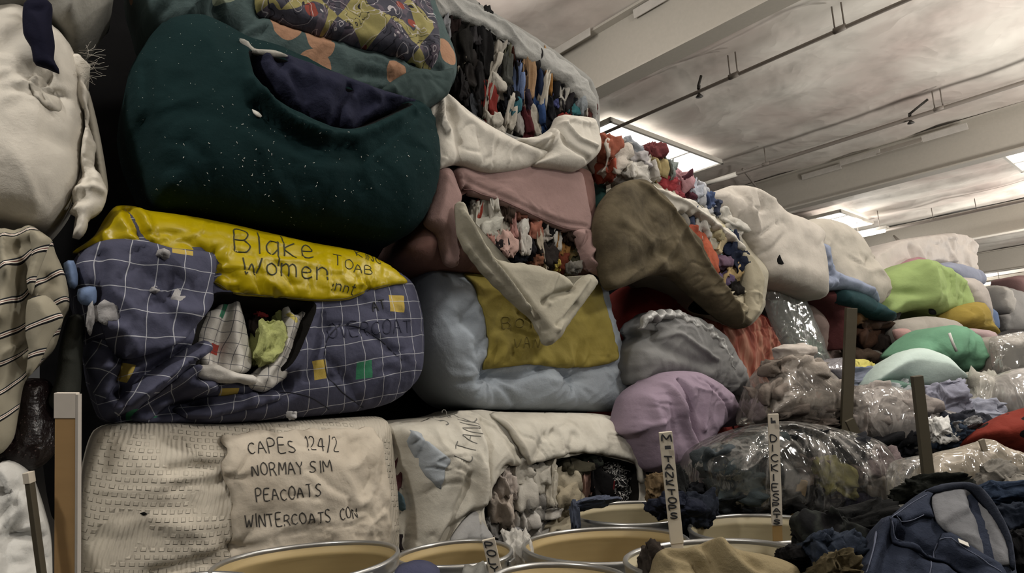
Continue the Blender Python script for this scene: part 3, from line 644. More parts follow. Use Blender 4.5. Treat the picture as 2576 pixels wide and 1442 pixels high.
cap = soft('bale', [(250, 1085), (330, 1062), (560, 1068), (760, 1058), (945, 1048), (975, 1070), (985, 1130), (995, 1250), (998, 1442), (985, 1740), (600, 1766), (240, 1800), (200, 1600), (200, 1442), (205, 1300), (218, 1180)], wall(.0), matelasse(),
           'cream bale at the bottom left, textured bedspread left and handwritten panel right', 'bale', thick=.7, res=.018, bulge=.2, R=.3, lumps=((3, .025), (8, .008)), seed=22, taper=.85, pinch=[((575, 1205), .3, .03, 7), ((590, 1380), .25, .03, 7)],
           creases=[([(556, 1112), (500, 1105), (420, 1118)], .025, -.03), ([(556, 1170), (500, 1178), (430, 1185)], .022, -.03), ([(560, 1205), (500, 1215), (440, 1222)], .022, -.025), ([(556, 1190), (480, 1195), (420, 1205)], .02, .02), ([(300, 1330), (380, 1310), (470, 1330), (560, 1385)], .03, .03), ([(590, 1375), (520, 1405), (450, 1425), (380, 1442)], .016, -.045), ([(225, 1370), (300, 1330), (360, 1320)], .03, -.02)])
pan = soft('panel', [(568, 1096), (640, 1088), (760, 1082), (930, 1076), (946, 1084), (968, 1130), (978, 1250), (980, 1400), (975, 1520), (620, 1530), (588, 1420), (584, 1290), (575, 1240), (558, 1200), (556, 1165), (572, 1130)], wall(.18), stitched(), parent=cap.o, thick=.02, res=.018, thin=True, over=cap, lift=.03, bulge=.008, R=.02, edge=.012, lumps=((5, .012),), folds=((80, 5, .012, 3),), seed=23,
           creases=[([(590, 1250), (600, 1330), (620, 1420)], .03, -.02), ([(600, 1400), (700, 1370), (800, 1390)], .04, -.015)])
for i, (tx, a, b, hp) in enumerate((('CAPES', (628, 1143), (740, 1137), 33), ('124/2', (768, 1130), (850, 1136), 38), ('NORMAY', (634, 1197), (756, 1190), 29), ('SIM', (772, 1189), (826, 1186), 27), ('PEACOATS', (642, 1262), (798, 1247), 31), ('WINTERCOATS', (618, 1330), (826, 1310), 31), ('CON', (850, 1307), (894, 1300), 26))):
    write('handwriting', tx, a, b, hp, pan, flat('pen', '#3f3c38', .8), cap.o, .0042, .35, 30+i)
hole = cloth('#070605'); soft('hole', [(352, 1292), (362, 1288), (372, 1293), (363, 1298)], wall(.2), hole, parent=cap.o, thick=.006, res=.006, thin=True, over=cap, lift=.004, bulge=.001, R=.01, lumps=())
# clothes squeezed in the seam between the cream bale and the torn white bale
mouth([(958, 1165, 26, 70, 5, '#1d1f22', 'black', 'garment'), (955, 1245, 30, 110, 4, '#55707c', 'grey-blue', 'garment'), (990, 1195, 26, 90, -6, '#5a3236', 'maroon', 'garment'), (985, 1255, 34, 60, 10, '#5f7f8c', 'dusty blue', 'garment'), (978, 1310, 40, 80, 8, '#4a2a2c', 'dark maroon', 'garment'), (984, 1360, 34, 60, 0, '#2a2326', 'dark', 'garment'), (992, 1225, 18, 20, 0, '#cfc6b8', 'small white', 'garment')],
      wall(-.06), .0, 'in the seam right of the cream handwritten bale', 'clothes squeezed between the two lower bales', rows=('all',), n=4, depth=.07)
# --- plaid bale
plaid_out = [(195, 640), (240, 596), (285, 545), (335, 535), (500, 556), (760, 612), (900, 640), (980, 675), (1030, 716), (1055, 800), (1058, 900), (1042, 960), (990, 1010), (900, 1035), (700, 1055), (520, 1066), (330, 1068), (262, 1050), (228, 960), (215, 880), (192, 770), (170, 690)]
mouth_px = [(532, 742), (590, 738), (700, 752), (785, 764), (770, 830), (730, 920), (650, 968), (560, 950), (488, 945), (486, 850), (505, 790)]
ps = Surf(plaid_out, wall(0), bulge=.22, R=.32, lumps=((2.5, .02), (6, .008)), seed=41, pocket=(mouth_px, .2, .07), pinch=[((865, 950), .2, .02, 5), ((300, 1000), .3, .035, 7), ((470, 1000), .3, .03, 7), ((230, 900), .25, .04, 6)],
          creases=[([(960, 690), (1000, 780), (1035, 850)], .02, -.012), ([(820, 900), (860, 940), (930, 1020)], .012, -.02), ([(820, 820), (818, 900), (835, 950)], .012, -.018), ([(1010, 905), (940, 850), (850, 820), (815, 830)], .012, -.018), ([(720, 965), (600, 1000), (470, 1010)], .04, -.12), ([(640, 985), (540, 985), (450, 960), (390, 985), (330, 1030)], .025, .07), ([(500, 900), (420, 950), (350, 1000), (300, 1030)], .022, .09), ([(490, 870), (420, 905), (350, 950), (300, 985)], .02, -.09), ([(520, 940), (440, 985), (370, 1020)], .02, -.1), ([(300, 900), (316, 980), (322, 1040)], .016, -.09), ([(520, 1015), (400, 1035), (300, 1048)], .018, -.09), ([(215, 860), (280, 870), (330, 910)], .022, -.08), ([(225, 800), (290, 830), (330, 870)], .02, .05), ([(230, 930), (280, 920), (330, 900)], .02, .05), ([(250, 1000), (320, 960), (400, 900), (470, 860)], .018, .06), ([(790, 780), (770, 860), (745, 930)], .02, .03), ([(805, 790), (790, 880), (770, 950)], .012, -.03)])
def plaid_mat(surf, squares, base='#4a4c63', line='#b4b7be', sp=.098, rot=-8., warp=.05, lw=.017, nm='plaid', extra=None):
    t = NT(nm); u = t.uv(1., 0, warp, 3.5); mp = t.new('ShaderNodeMapping'); t.set(mp.inputs[0], u); mp.inputs['Rotation'].default_value = (0, 0, math.radians(rot))
    s1 = t.new('ShaderNodeSeparateXYZ'); t.set(s1.inputs[0], mp.outputs[0])
    def ln(c): f = t.math('FRACT', t.math('MULTIPLY', c, 1/sp)); return t.math('LESS_THAN', t.math('ABSOLUTE', t.math('SUBTRACT', f, .5)), lw)
    c = t.mix(t.math('MULTIPLY', t.noise(t.uv(1.), 4., 3.), .4), lc(base, 1.), lc(base, .7))
    s2 = t.new('ShaderNodeSeparateXYZ'); t.set(s2.inputs[0], t.uv(1.)); cen = surf.poly.mean(0)
    for (px, py, w, h, rt, hx) in squares:
        q = surf.plf.uv([(px, py), (px+w/2, py), (px, py-h/2)])-cen; rx = math.radians(rt); a = q[0]; W = np.linalg.norm(q[1]-q[0]); H = np.linalg.norm(q[2]-q[0])
        dx = t.math('SUBTRACT', s2.outputs['X'], float(a[0])); dy = t.math('SUBTRACT', s2.outputs['Y'], float(a[1]))
        X = t.math('ADD', t.math('MULTIPLY', dx, math.cos(rx)), t.math('MULTIPLY', dy, math.sin(rx))); Y = t.math('SUBTRACT', t.math('MULTIPLY', dy, math.cos(rx)), t.math('MULTIPLY', dx, math.sin(rx)))
        m = t.math('MULTIPLY', t.math('LESS_THAN', t.math('ABSOLUTE', X), float(W)), t.math('LESS_THAN', t.math('ABSOLUTE', Y), float(H))); c = t.mix(m, c, lc(hx))
    g = t.math('MAXIMUM', ln(s1.outputs['X']), ln(s1.outputs['Y'])); c = t.mix(t.math('MULTIPLY', g, .85), c, lc(line))
    b = t.bump(t.noise(t.uv(1.), 16., 4.), .35, .02); b = t.bump(t.noise(t.uv(1.), 240., 2.), .2, .002, b); return t.out(c, .85, b, .2)
YEL, GRN = '#b59a1e', '#1f7f58'
PM = plaid_mat(ps, [(995, 765, 38, 42, 0, YEL), (806, 930, 34, 48, 8, YEL), (918, 930, 38, 44, 6, GRN), (313, 932, 46, 46, -20, YEL), (583, 988, 46, 24, 0, YEL), (368, 1040, 78, 28, 5, GRN)])
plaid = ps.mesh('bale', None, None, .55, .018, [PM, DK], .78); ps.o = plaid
tag(plaid, 'slate blue windowpane plaid quilt bale with handwritten yellow cover on top', 'bale')
yel = NT('yellow_vinyl'); ob = yel.new('ShaderNodeTexCoord').outputs['UV']
vo = yel.new('ShaderNodeTexVoronoi', Scale=5.5); vo.feature = 'F1'; yel.set(vo.inputs['Vector'], ob)
ring = yel.math('ABSOLUTE', yel.math('SUBTRACT', yel.math('FRACT', yel.math('MULTIPLY', vo.outputs['Distance'], 3.2)), .5))
line_ = yel.ramp(ring, [(.0, 1.), (.05, 0.)])
nn = yel.noise(ob, 7., 4.)
YM = yel.out(yel.mix(yel.math('MULTIPLY', line_, .35), yel.mix(yel.math('MULTIPLY', nn, .5), lin('#b09c00'), lin('#978600')), lin('#bfac22')), .38, yel.bump(nn, .3, .02, yel.bump(line_, -.3, .006)), .4)
ycov = soft('yellow_cover', [(186, 610), (240, 572), (272, 520), (302, 490), (345, 490), (400, 508), (500, 520), (640, 548), (760, 585), (900, 608), (985, 648), (1034, 705), (985, 718), (925, 735), (870, 757), (800, 762), (700, 752), (590, 742), (532, 712), (525, 655), (420, 636), (330, 615), (250, 606)], wall(.2), YM, parent=plaid, thick=.03, res=.016, bulge=.03, R=.08, over=ps, lift=.015, thin=True, lumps=((4, .012),), seed=45,
            creases=[([(330, 500), (345, 550), (370, 610)], .016, -.05), ([(300, 500), (310, 550), (340, 605)], .016, .03), ([(355, 505), (372, 560), (380, 600)], .016, .035), ([(240, 580), (280, 560), (300, 545)], .015, .02), ([(400, 600), (470, 610), (530, 650)], .03, -.03), ([(540, 700), (560, 690), (585, 700)], .015, -.03), ([(275, 595), (265, 570)], .01, .015)], pinch=[((372, 612), .12, .02, 9), ((532, 650), .14, .025, 9), ((590, 742), .12, .02, 7), ((700, 752), .08, .015, 7), ((930, 725), .1, .02, 9)])
for i, (tx, a, b, hp) in enumerate((('Blqke', (590, 632), (792, 652), 60), ('Women', (606, 692), (818, 708), 46), ('TO', (838, 666), (886, 680), 30), ('AB', (888, 686), (936, 692), 24), ('KING', (905, 640), (968, 662), 22), ('in', (826, 732), (850, 736), 26), ('nt', (858, 738), (886, 744), 26))):
    write('handwriting', tx, a, b, hp, ycov, flat('marker', '#33361f', .7), plaid, 'x' and (.006 if i < 2 else .0042), .22, 50+i)
flap_px = [(197, 645), (250, 608), (330, 613), (420, 637), (528, 652), (522, 735), (526, 768), (505, 800), (440, 870), (335, 905), (290, 890), (258, 840), (232, 770), (190, 720)]
fs = Surf(flap_px, wall(.15), bulge=.03, R=.06, over=ps, lift=.05, lumps=((4, .02),), seed=47, creases=[([(255, 640), (255, 700), (240, 790)], .016, -.05), ([(340, 640), (370, 730), (420, 800)], .025, -.025), ([(395, 740), (450, 790), (500, 790)], .03, .04), ([(270, 720), (330, 790), (330, 880)], .03, .03), ([(255, 740), (290, 800)], .03, -.04), ([(430, 700), (415, 745), (400, 770)], .02, -.03)], pinch=[((405, 745), .16, .03, 7)])
PM2 = plaid_mat(fs, [(455, 640, 52, 14, -4, YEL)], rot=4., warp=.09, nm='plaid_flap', sp=.105); fl = fs.mesh('quilt_flap', PM2, plaid, .02, .016, None, .9, None, True)
for i, q in enumerate(([(285, 1030), (330, 972), (420, 905), (500, 862), (522, 885), (450, 935), (370, 1000), (310, 1048)], [(335, 1052), (400, 985), (480, 925), (525, 945), (545, 985), (450, 1012), (385, 1056)], [(450, 1030), (520, 1000), (600, 992), (690, 980), (705, 1005), (600, 1036), (500, 1056)], [(212, 868), (258, 855), (312, 900), (292, 960), (258, 1015), (230, 960)])):
    fq = Surf(q, wall(.13), bulge=.05, R=.045, over=ps, lift=.012, lumps=((5, .02),), seed=240+i, edge=.006); fq.mesh('quilt_fold', plaid_mat(fq, [], rot=25+i*30, warp=.08, nm='plaid_fold'), plaid, .015, .014, None, .9, None, True)
LB = cloth('#6a83ac', .9)
soft('torn_lining', [(160, 662), (185, 655), (196, 690), (194, 722), (172, 720)], wall(.2), LB, parent=plaid, thick=.03, res=.012, bulge=.03, R=.03, folds=((40, 16, .01, 3),), seed=48)
soft('torn_lining', [(196, 728), (240, 722), (240, 766), (200, 762)], wall(.26), LB, parent=plaid, thick=.02, res=.012, bulge=.02, R=.03, folds=((70, 14, .01, 3),), seed=49)
FILL = cloth('#a8a6a6', .9, wr=.6)
for i, (px, py, w, h, r) in enumerate(((457, 775, 56, 84, 8), (413, 641, 26, 22, 0), (268, 790, 62, 60, 20), (228, 800, 20, 60, 0), (388, 733, 20, 16, 0), (735, 1045, 20, 20, 0))):
    prag('wadding', wall(.24 if i != 1 else .3), .0, px, py, w, h, FILL, r, .045, seed=60+i, n=3, crump=.35, parent=plaid)
def lining_mat(surf, sq): return plaid_mat(surf, sq, '#c6c2ba', '#4a4c58', .05, 12., .06, .03, 'white_lining')
l1 = Surf([(590, 740), (612, 790), (630, 860), (634, 925), (600, 945), (560, 950), (492, 946), (486, 860), (518, 790)], wall(.1), bulge=.06, R=.08, lumps=((6, .02),), seed=51, creases=[([(588, 745), (560, 830), (545, 930)], .016, -.05), ([(595, 750), (590, 850), (600, 930)], .02, .03), ([(500, 880), (530, 930), (600, 935)], .02, .03)], edge=.01)
l1.mesh('white_lining', lining_mat(l1, [(566, 778, 12, 44, -20, GRN), (541, 878, 24, 26, -10, '#a5382a')]), plaid, .03, .012)
l2 = Surf([(716, 758), (742, 792), (786, 764), (760, 840), (742, 900), (716, 950), (668, 985), (640, 985), (612, 960), (650, 945), (690, 900), (708, 840)], wall(.14), bulge=.05, R=.06, lumps=((6, .02),), seed=52, creases=[([(740, 800), (715, 880), (670, 950)], .014, .03), ([(760, 800), (730, 890), (690, 950)], .012, -.03)], edge=.008)
l2.mesh('white_lining', lining_mat(l2, [(735, 800, 10, 30, 30, '#c8b83a')]), plaid, .03, .012)
soft('torn_hem', [(500, 920), (540, 915), (600, 935), (640, 945), (648, 965), (600, 965), (550, 960), (500, 950)], wall(.2), cloth('#c6c2ba', .95), parent=plaid, thick=.03, res=.012, bulge=.035, R=.03, folds=((10, 18, .014, 3),), seed=53, edge=.008)
LIME = cloth('#a9b05e', 1., wr=.7)
prag('towel', wall(.12), .0, 678, 868, 72, 100, LIME, -15, .08, label='crumpled lime green towel poking out of the tear in the plaid bale', cat='towel', seed=71, n=5, crump=.3, pleat=.15)
prag('garment', wall(.06), .0, 708, 800, 34, 70, LIME, 10, .05, label='small lime green cloth above the lime towel in the plaid tear', cat='garment', seed=72, n=4, crump=.4, pleat=.2)
prag('garment', wall(.02), .0, 652, 790, 34, 26, cloth('#a02c2c'), 0, .05, label='small red garment in the dark tear of the plaid bale', cat='garment', seed=73, n=4)
prag('garment', wall(.02), .0, 645, 830, 50, 60, cloth('#231a18'), 0, .06, label='dark brown garment under the red one in the plaid tear', cat='garment', seed=74, n=4)
write('handwriting', 'AT', (934, 786), (966, 780), 24, ps, INK, plaid, .006, .3, 58)
write('handwriting', 'OVERCOAT', (822, 852), (1036, 838), 34, ps, flat('faint_ink', '#30334a', .8), plaid, .005, .3, 59)
seam('quilting', [[(1012, 908), (960, 860), (900, 826), (850, 822), (822, 850), (815, 900), (828, 945), (870, 985), (940, 1025)], [(640, 1005), (720, 985), (790, 1000), (850, 1030)]], ps, flat('quilt_seam', '#2a2c3a', .9), plaid, .005)
seam('cover_seam', [[(592, 736), (700, 748), (800, 756), (868, 752), (925, 730), (985, 713)], [(535, 706), (560, 722), (592, 736)]], ycov, flat('yellow_seam', '#5f5614', .8), plaid, .0035)
# --- dark green bale
gp = [(622, 138), (640, 128), (720, 148), (800, 190), (900, 222), (1000, 250), (1045, 258), (985, 292), (920, 322), (860, 334), (790, 312), (700, 262), (640, 212)]
GS = Surf([(395, 72), (440, 53), (500, 50), (560, 75), (620, 108), (700, 130), (800, 175), (900, 222), (985, 243), (1050, 255), (1075, 300), (1092, 370), (1097, 430), (1085, 500), (1050, 570), (1000, 602), (900, 592), (700, 562), (520, 530), (400, 505), (352, 420), (322, 340), (312, 270), (325, 180), (365, 110)], wall(.1), bulge=.3, R=.42, lumps=((2., .03), (6, .008)), seed=81, pocket=(gp, .16, .05),
          creases=[([(375, 130), (378, 200), (376, 270)], .012, -.025), ([(330, 315), (352, 290), (370, 280)], .03, -.05), ([(372, 318), (380, 345), (370, 370)], .03, -.05), ([(630, 220), (690, 290), (790, 345), (880, 350), (960, 320), (1040, 270)], .022, .05), ([(640, 270), (700, 320), (800, 372), (880, 372)], .014, -.05), ([(650, 250), (720, 310), (810, 355)], .02, .03), ([(650, 330), (700, 350), (800, 395), (900, 395)], .03, -.03), ([(620, 120), (615, 200), (640, 250)], .03, .03), ([(400, 390), (450, 400)], .03, -.02), ([(480, 350), (500, 380)], .025, -.02)])
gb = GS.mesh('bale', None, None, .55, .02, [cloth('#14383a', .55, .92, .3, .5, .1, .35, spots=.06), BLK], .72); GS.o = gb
tag(gb, 'big dark green fleece bale with navy cloth bulging from its top slit', 'bale')
soft('navy_cloth', [(620, 150), (650, 130), (720, 142), (850, 190), (990, 243), (1046, 258), (1000, 275), (930, 300), (880, 335), (840, 330), (760, 295), (660, 222)], wall(.28), cloth('#22253b', .9, wr=.6), parent=gb, thick=.06, res=.014, bulge=.08, R=.08, lumps=((5, .02),), seed=83, folds=((20, 7, .02, 3), (110, 9, .02, 4)),
     creases=[([(640, 140), (650, 180), (680, 215)], .02, -.04), ([(700, 150), (760, 230), (780, 280)], .02, -.03), ([(880, 220), (850, 260), (845, 310)], .02, -.05), ([(930, 230), (960, 260), (930, 290)], .02, .03), ([(740, 180), (840, 220)], .03, .03)])
soft('white_hem', [(604, 96), (625, 104), (640, 122), (690, 126), (725, 140), (690, 142), (640, 134), (622, 128)], wall(.36), cloth('#a9a69c', .9), parent=gb, thick=.02, res=.012, bulge=.015, R=.02, lumps=(), seed=84)
soft('care_label', [(626, 288), (640, 294), (652, 297), (650, 309), (632, 305)], wall(.34), flat('label_cloth', '#d8d4c8', .7), parent=gb, thick=.006, res=.006, bulge=.004, R=.01, lumps=(), over=GS, lift=.012, seed=85, thin=True)
rng = random.Random(9); lint = []
for i in range(105):
    px, py = rng.gauss(660, 210), rng.gauss(420, 90); u = GS.plf.uv([(px, py)])
    if not inside(u, GS.poly)[0] or inside(u, GS.pocket[0])[0]: continue
    p = GS.pl.w(u, GS.h(u)+.002)[0]; a = rng.uniform(0, 6.3); L = rng.uniform(.002, .006); d = math.cos(a)*WT+math.sin(a)*WZ
    lint.append(tube_vf([p-d*L, p+d*L+WN*.001], rng.uniform(.0008, .0019), 5))
V, Fc = merge(lint); o = obj('lint', V, Fc, flat('lint', '#d8d8d0', .9), gb); o['kind'] = 'stuff'
# --- patterned bale on top
def floral():
    t = NT('floral_quilt'); u = t.uv(1., 20, .12, 3.); c = t.mix(t.noise(t.uv(1.), 5., 3.), lc('#4f6463', .8), lc('#3c5152', .8))
    v = t.new('ShaderNodeTexVoronoi', Scale=4.6); t.set(v.inputs['Vector'], u); f = t.math('LESS_THAN', v.outputs['Distance'], .4)
    sp = t.new('ShaderNodeSeparateXYZ'); t.set(sp.inputs[0], v.outputs['Color'])
    c = t.mix(t.math('MULTIPLY', f, t.math('LESS_THAN', sp.outputs['X'], .45)), c, lc('#b0815e', .8)); c = t.mix(t.math('MULTIPLY', f, t.math('GREATER_THAN', sp.outputs['X'], .62)), c, lc('#8f9a80', .8))
    b = t.bump(t.noise(t.uv(1.), 12., 4.), .5, .03); return t.out(c, .85, b, .2)
def printed():
    t = NT('printed_sheet'); u = t.uv(1., 33, .05, 4.); c = t.mix(t.ramp(t.noise(t.uv(1.), 9., 2.), [(.48, 0.), (.5, 1.)]), lc('#5d5360', .8), lc('#454552', .8))
    ck = t.new('ShaderNodeTexChecker', Scale=4.6); t.set(ck.inputs['Vector'], u); nz = t.noise(u, 3.2, 1.)
    c = t.mix(t.math('MULTIPLY', ck.outputs['Fac'], t.math('GREATER_THAN', nz, .47)), c, lc('#948b48', .85))
    v = t.new('ShaderNodeTexVoronoi', Scale=9.); t.set(v.inputs['Vector'], u); s = t.new('ShaderNodeSeparateXYZ'); t.set(s.inputs[0], v.outputs['Color'])
    f = t.math('LESS_THAN', v.outputs['Distance'], .34)
    for lo, hx in ((.86, '#8c3a2c'), (.74, '#39476a'), (.62, '#3f6f66')): c = t.mix(t.math('MULTIPLY', f, t.math('MULTIPLY', t.math('GREATER_THAN', s.outputs['X'], lo), t.math('LESS_THAN', s.outputs['X'], lo+.12))), c, lc(hx, .85))
    w = t.new('ShaderNodeTexNoise', Scale=7., Detail=1.5, Distortion=1.5); t.set(w.inputs['Vector'], u); l = t.math('LESS_THAN', t.math('ABSOLUTE', t.math('SUBTRACT', w.outputs['Fac'], .5)), .009)
    c = t.mix(t.math('MULTIPLY', l, .7), c, lc('#b9b2b4')); l2 = t.math('LESS_THAN', t.math('ABSOLUTE', t.math('SUBTRACT', w.outputs['Fac'], .58)), .012); c = t.mix(l2, c, lc('#23222c'))
    return t.out(c, .85, t.bump(t.noise(t.uv(1.), 12., 4.), .4, .02), .2)
top = soft('bale', [(350, -140), (700, -160), (1050, -120), (1098, 40), (1138, 170), (1132, 225), (1090, 260), (1040, 275), (900, 260), (620, 190), (560, 120), (440, 90), (385, 75), (355, 30)], wall(.02), floral(), 'teal floral quilt bale at the top, purple and yellow printed sheet over it', 'bale', thick=.5, res=.02, bulge=.2, R=.25, lumps=((2.5, .03),), seed=91, taper=.8,
           creases=[([(440, 60), (480, 30), (520, 0)], .02, .04), ([(470, 70), (500, 40), (535, 10)], .02, -.05), ([(540, -20), (545, 60), (560, 110)], .02, -.05), ([(520, -20), (525, 60)], .02, .04), ([(650, 35), (800, 85), (1000, 150), (1100, 175)], .02, -.05), ([(900, 180), (1000, 200), (1100, 235)], .02, -.03), ([(640, 120), (800, 180), (1000, 240)], .03, .02), ([(400, 20), (440, -10)], .025, -.05)], folds=((75, 14, .008, 3),))
soft('printed_sheet', [(650, -140), (1050, -130), (1085, 20), (1097, 90), (1088, 172), (1040, 160), (900, 112), (760, 72), (648, 30), (640, -40)], wall(.21), printed(), parent=top.o, thick=.03, res=.02, over=top, lift=.02, bulge=.03, R=.06, thin=True, lumps=((4, .015),), seed=92, creases=[([(1000, 0), (1050, 80), (1080, 160)], .03, -.02), ([(940, 30), (1000, 110)], .03, .015)])
soft('quilt_corner', [(1040, 175), (1100, 180), (1140, 172), (1135, 215), (1125, 240), (1090, 265), (1060, 285), (1040, 265), (1000, 250), (960, 225)], wall(.26), cloth('#3a4d4c', .75), parent=top.o, thick=.03, res=.014, bulge=.04, R=.05, folds=((100, 12, .015, 3),), seed=93, thin=True)
# ================================================================== second and third columns of bales
CREAM = cloth('#c9c3b6', .95, .85, .15)
# --- top open bale
tm = [(1092, 60), (1140, 42), (1240, 90), (1330, 155), (1420, 220), (1486, 285), (1478, 305), (1410, 300), (1388, 322), (1350, 347), (1290, 345), (1200, 292), (1130, 240), (1136, 190), (1112, 125)]
OT = Surf([(1010, -80), (1120, -60), (1200, 15), (1290, 68), (1400, 142), (1470, 198), (1498, 250), (1502, 330), (1498, 390), (1440, 430), (1250, 434), (1098, 422), (1080, 270), (1088, 100)], wall(.0), bulge=.09, R=.1, lumps=((3, .015),), seed=101, pocket=(tm, .16, .04))
ot = OT.mesh('bale', None, None, .6, .02, [cloth('#8f8f8a', .8), DK], .85); OT.o = ot; tag(ot, 'topmost bale of the second column, torn open on hanging clothes under grey tarp', 'bale')
soft('tarp_edge', [(1050, -40), (1130, -20), (1200, 15), (1290, 68), (1400, 142), (1470, 198), (1498, 250), (1502, 300), (1505, 380), (1494, 350), (1490, 290), (1470, 268), (1444, 242), (1415, 213), (1372, 182), (1340, 160), (1300, 140), (1285, 110), (1240, 85), (1180, 55), (1130, 40), (1080, 40)], wall(.1), cloth('#9b9b96', .85, .6, .5, wr=.7), parent=ot, thick=.04, res=.014, bulge=.03, R=.05, seed=102, folds=((-28, 9, .015, 3),), lumps=((6, .015),), edge=.015)
soft('white_sheet', [(1082, 275), (1118, 236), (1140, 250), (1200, 300), (1290, 352), (1340, 372), (1390, 385), (1345, 415), (1300, 428), (1240, 434), (1200, 428), (1150, 412), (1120, 420), (1098, 422), (1090, 340)], wall(.18), CREAM, parent=ot, thick=.03, res=.014, bulge=.06, R=.07, seed=103, lumps=((3, .02),), creases=[([(1118, 240), (1112, 290), (1125, 330)], .014, .05), ([(1112, 245), (1095, 320)], .014, -.04), ([(1125, 245), (1150, 330), (1160, 400)], .02, -.03), ([(1140, 260), (1230, 340), (1350, 385)], .03, .025)])
soft('white_sheet', [(1290, 352), (1350, 344), (1390, 320), (1405, 292), (1440, 294), (1484, 302), (1500, 340), (1502, 385), (1475, 415), (1440, 432), (1390, 425), (1340, 415), (1370, 385), (1330, 372)], wall(.2), CREAM, parent=ot, thick=.04, res=.012, bulge=.09, R=.08, seed=104, lumps=((4, .02),), creases=[([(1404, 295), (1395, 350), (1360, 390)], .012, .035), ([(1404, 295), (1420, 360), (1480, 400)], .012, -.035), ([(1410, 300), (1450, 350), (1496, 370)], .012, .035), ([(1300, 355), (1350, 360), (1390, 335)], .012, .03), ([(1330, 368), (1380, 365), (1400, 320)], .01, -.03), ([(1420, 310), (1440, 300), (1480, 310)], .012, .02), ([(1400, 310), (1380, 380), (1350, 400)], .01, -.03)])
D_ = ('#171516', 'black'); 
L = [(1112, 92, 22, 44, 0, '#8d8f94', 'pale grey', 'sock'), (1105, 130, 20, 40, 5, '#3b4152', 'dark blue', 'sock'), (1150, 48, 40, 24, 0, '#8a8a6a', 'olive patterned', 'garment'), (1134, 78, 22, 40, 0, '#2a1c1a', 'dark brown', 'garment'), (1182, 82, 26, 60, 5, '#3c3a3c', 'dark grey', 'garment'), (1160, 110, 44, 80, 0, '#15130f', 'black', 'garment'), (1212, 100, 36, 110, 0, '#0e0d0e', 'black', 'garment'), (1170, 180, 44, 76, 0, '#2a2624', 'charcoal', 'garment'), (1146, 165, 20, 30, 10, '#b9ad98', 'cream', 'garment'),
     (1246, 122, 30, 80, -12, '#b3ada0', 'pale grey', 'garment'), (1238, 170, 20, 70, -18, '#c4bcac', 'cream', 'sleeve'), (1225, 235, 14, 80, -12, '#a8a294', 'pale', 'sleeve'), (1270, 150, 22, 50, 0, '#5c5c48', 'olive', 'garment'), (1285, 130, 20, 60, 0, '#4a2317', 'rust brown', 'garment'), (1248, 196, 28, 40, 0, '#101012', 'black', 'garment'), (1270, 180, 22, 60, 0, '#4d4f49', 'grey green', 'sock'), (1200, 225, 30, 70, 0, '#1d1b1c', 'black', 'garment'), (1155, 225, 30, 50, 0, '#1a1718', 'black', 'garment'),
     (1250, 225, 34, 44, 10, '#c5bfb2', 'white crumpled', 'garment'), (1225, 265, 42, 64, 0, '#8a2318', 'red', 'garment'), (1258, 262, 30, 34, 15, '#2a2c33', 'dark', 'garment'), (1190, 262, 26, 40, 0, '#4a4e55', 'grey striped', 'garment'), (1240, 312, 36, 36, 20, '#cfc9ba', 'cream', 'garment'), (1274, 298, 18, 66, -8, '#cfc8b8', 'cream', 'sock'), (1298, 305, 24, 44, 5, '#b9b5b0', 'white striped', 'sock'), (1284, 272, 26, 36, 0, '#2c7383', 'teal', 'garment'), (1277, 245, 24, 30, 0, '#16171c', 'black', 'garment'),
     (1290, 190, 22, 60, 0, '#15161b', 'black', 'garment'), (1298, 220, 22, 80, -5, '#6f86b5', 'light blue', 'garment'), (1320, 200, 24, 110, -3, '#b08a5f', 'tan', 'sleeve'), (1347, 210, 30, 110, 0, '#24375c', 'navy blue', 'garment'), (1365, 200, 16, 90, 0, '#c98a2c', 'orange yellow', 'sleeve'), (1358, 240, 16, 70, -12, '#d3cbb9', 'cream', 'sleeve'), (1310, 175, 18, 40, 0, '#25191a', 'dark', 'garment'), (1332, 150, 20, 36, 0, '#1d1a1a', 'dark', 'garment'), (1312, 255, 22, 46, 10, '#3a3040', 'dark purple', 'garment'),
     (1330, 300, 30, 70, 22, '#cdc5b3', 'cream', 'sock'), (1352, 295, 24, 60, 8, '#2c4f86', 'bright blue', 'garment'), (1318, 318, 24, 60, 12, '#5a1d24', 'dark red', 'garment'), (1375, 290, 24, 60, 0, '#15171f', 'dark navy', 'garment'), (1388, 245, 26, 60, 0, '#17161a', 'black', 'garment'), (1405, 235, 20, 52, -12, '#b9b5ab', 'pale grey', 'sock'), (1388, 262, 22, 24, 10, '#4d5590', 'violet blue', 'garment'), (1420, 265, 26, 44, 0, '#221f22', 'black', 'garment'), (1424, 285, 34, 22, 0, '#2f7f86', 'turquoise', 'garment'), (1420, 300, 36, 14, 0, '#9a2a22', 'bright red', 'garment'), (1450, 270, 24, 40, 0, '#8f979c', 'grey blue', 'garment'), (1440, 245, 22, 40, 0, '#24272e', 'dark', 'garment'), (1470, 285, 26, 34, 0, '#5b2c26', 'brown red', 'garment'), (1458, 292, 10, 30, 0, '#d0c8b9', 'white', 'sleeve'), (1400, 200, 22, 36, 0, '#181718', 'black', 'garment')]
mouth(L, wall(.045), .0, "the top bale's open side", 'clothes in the open top bale', seed=200, n=4, depth=.06, g=.6, tall=1.35)
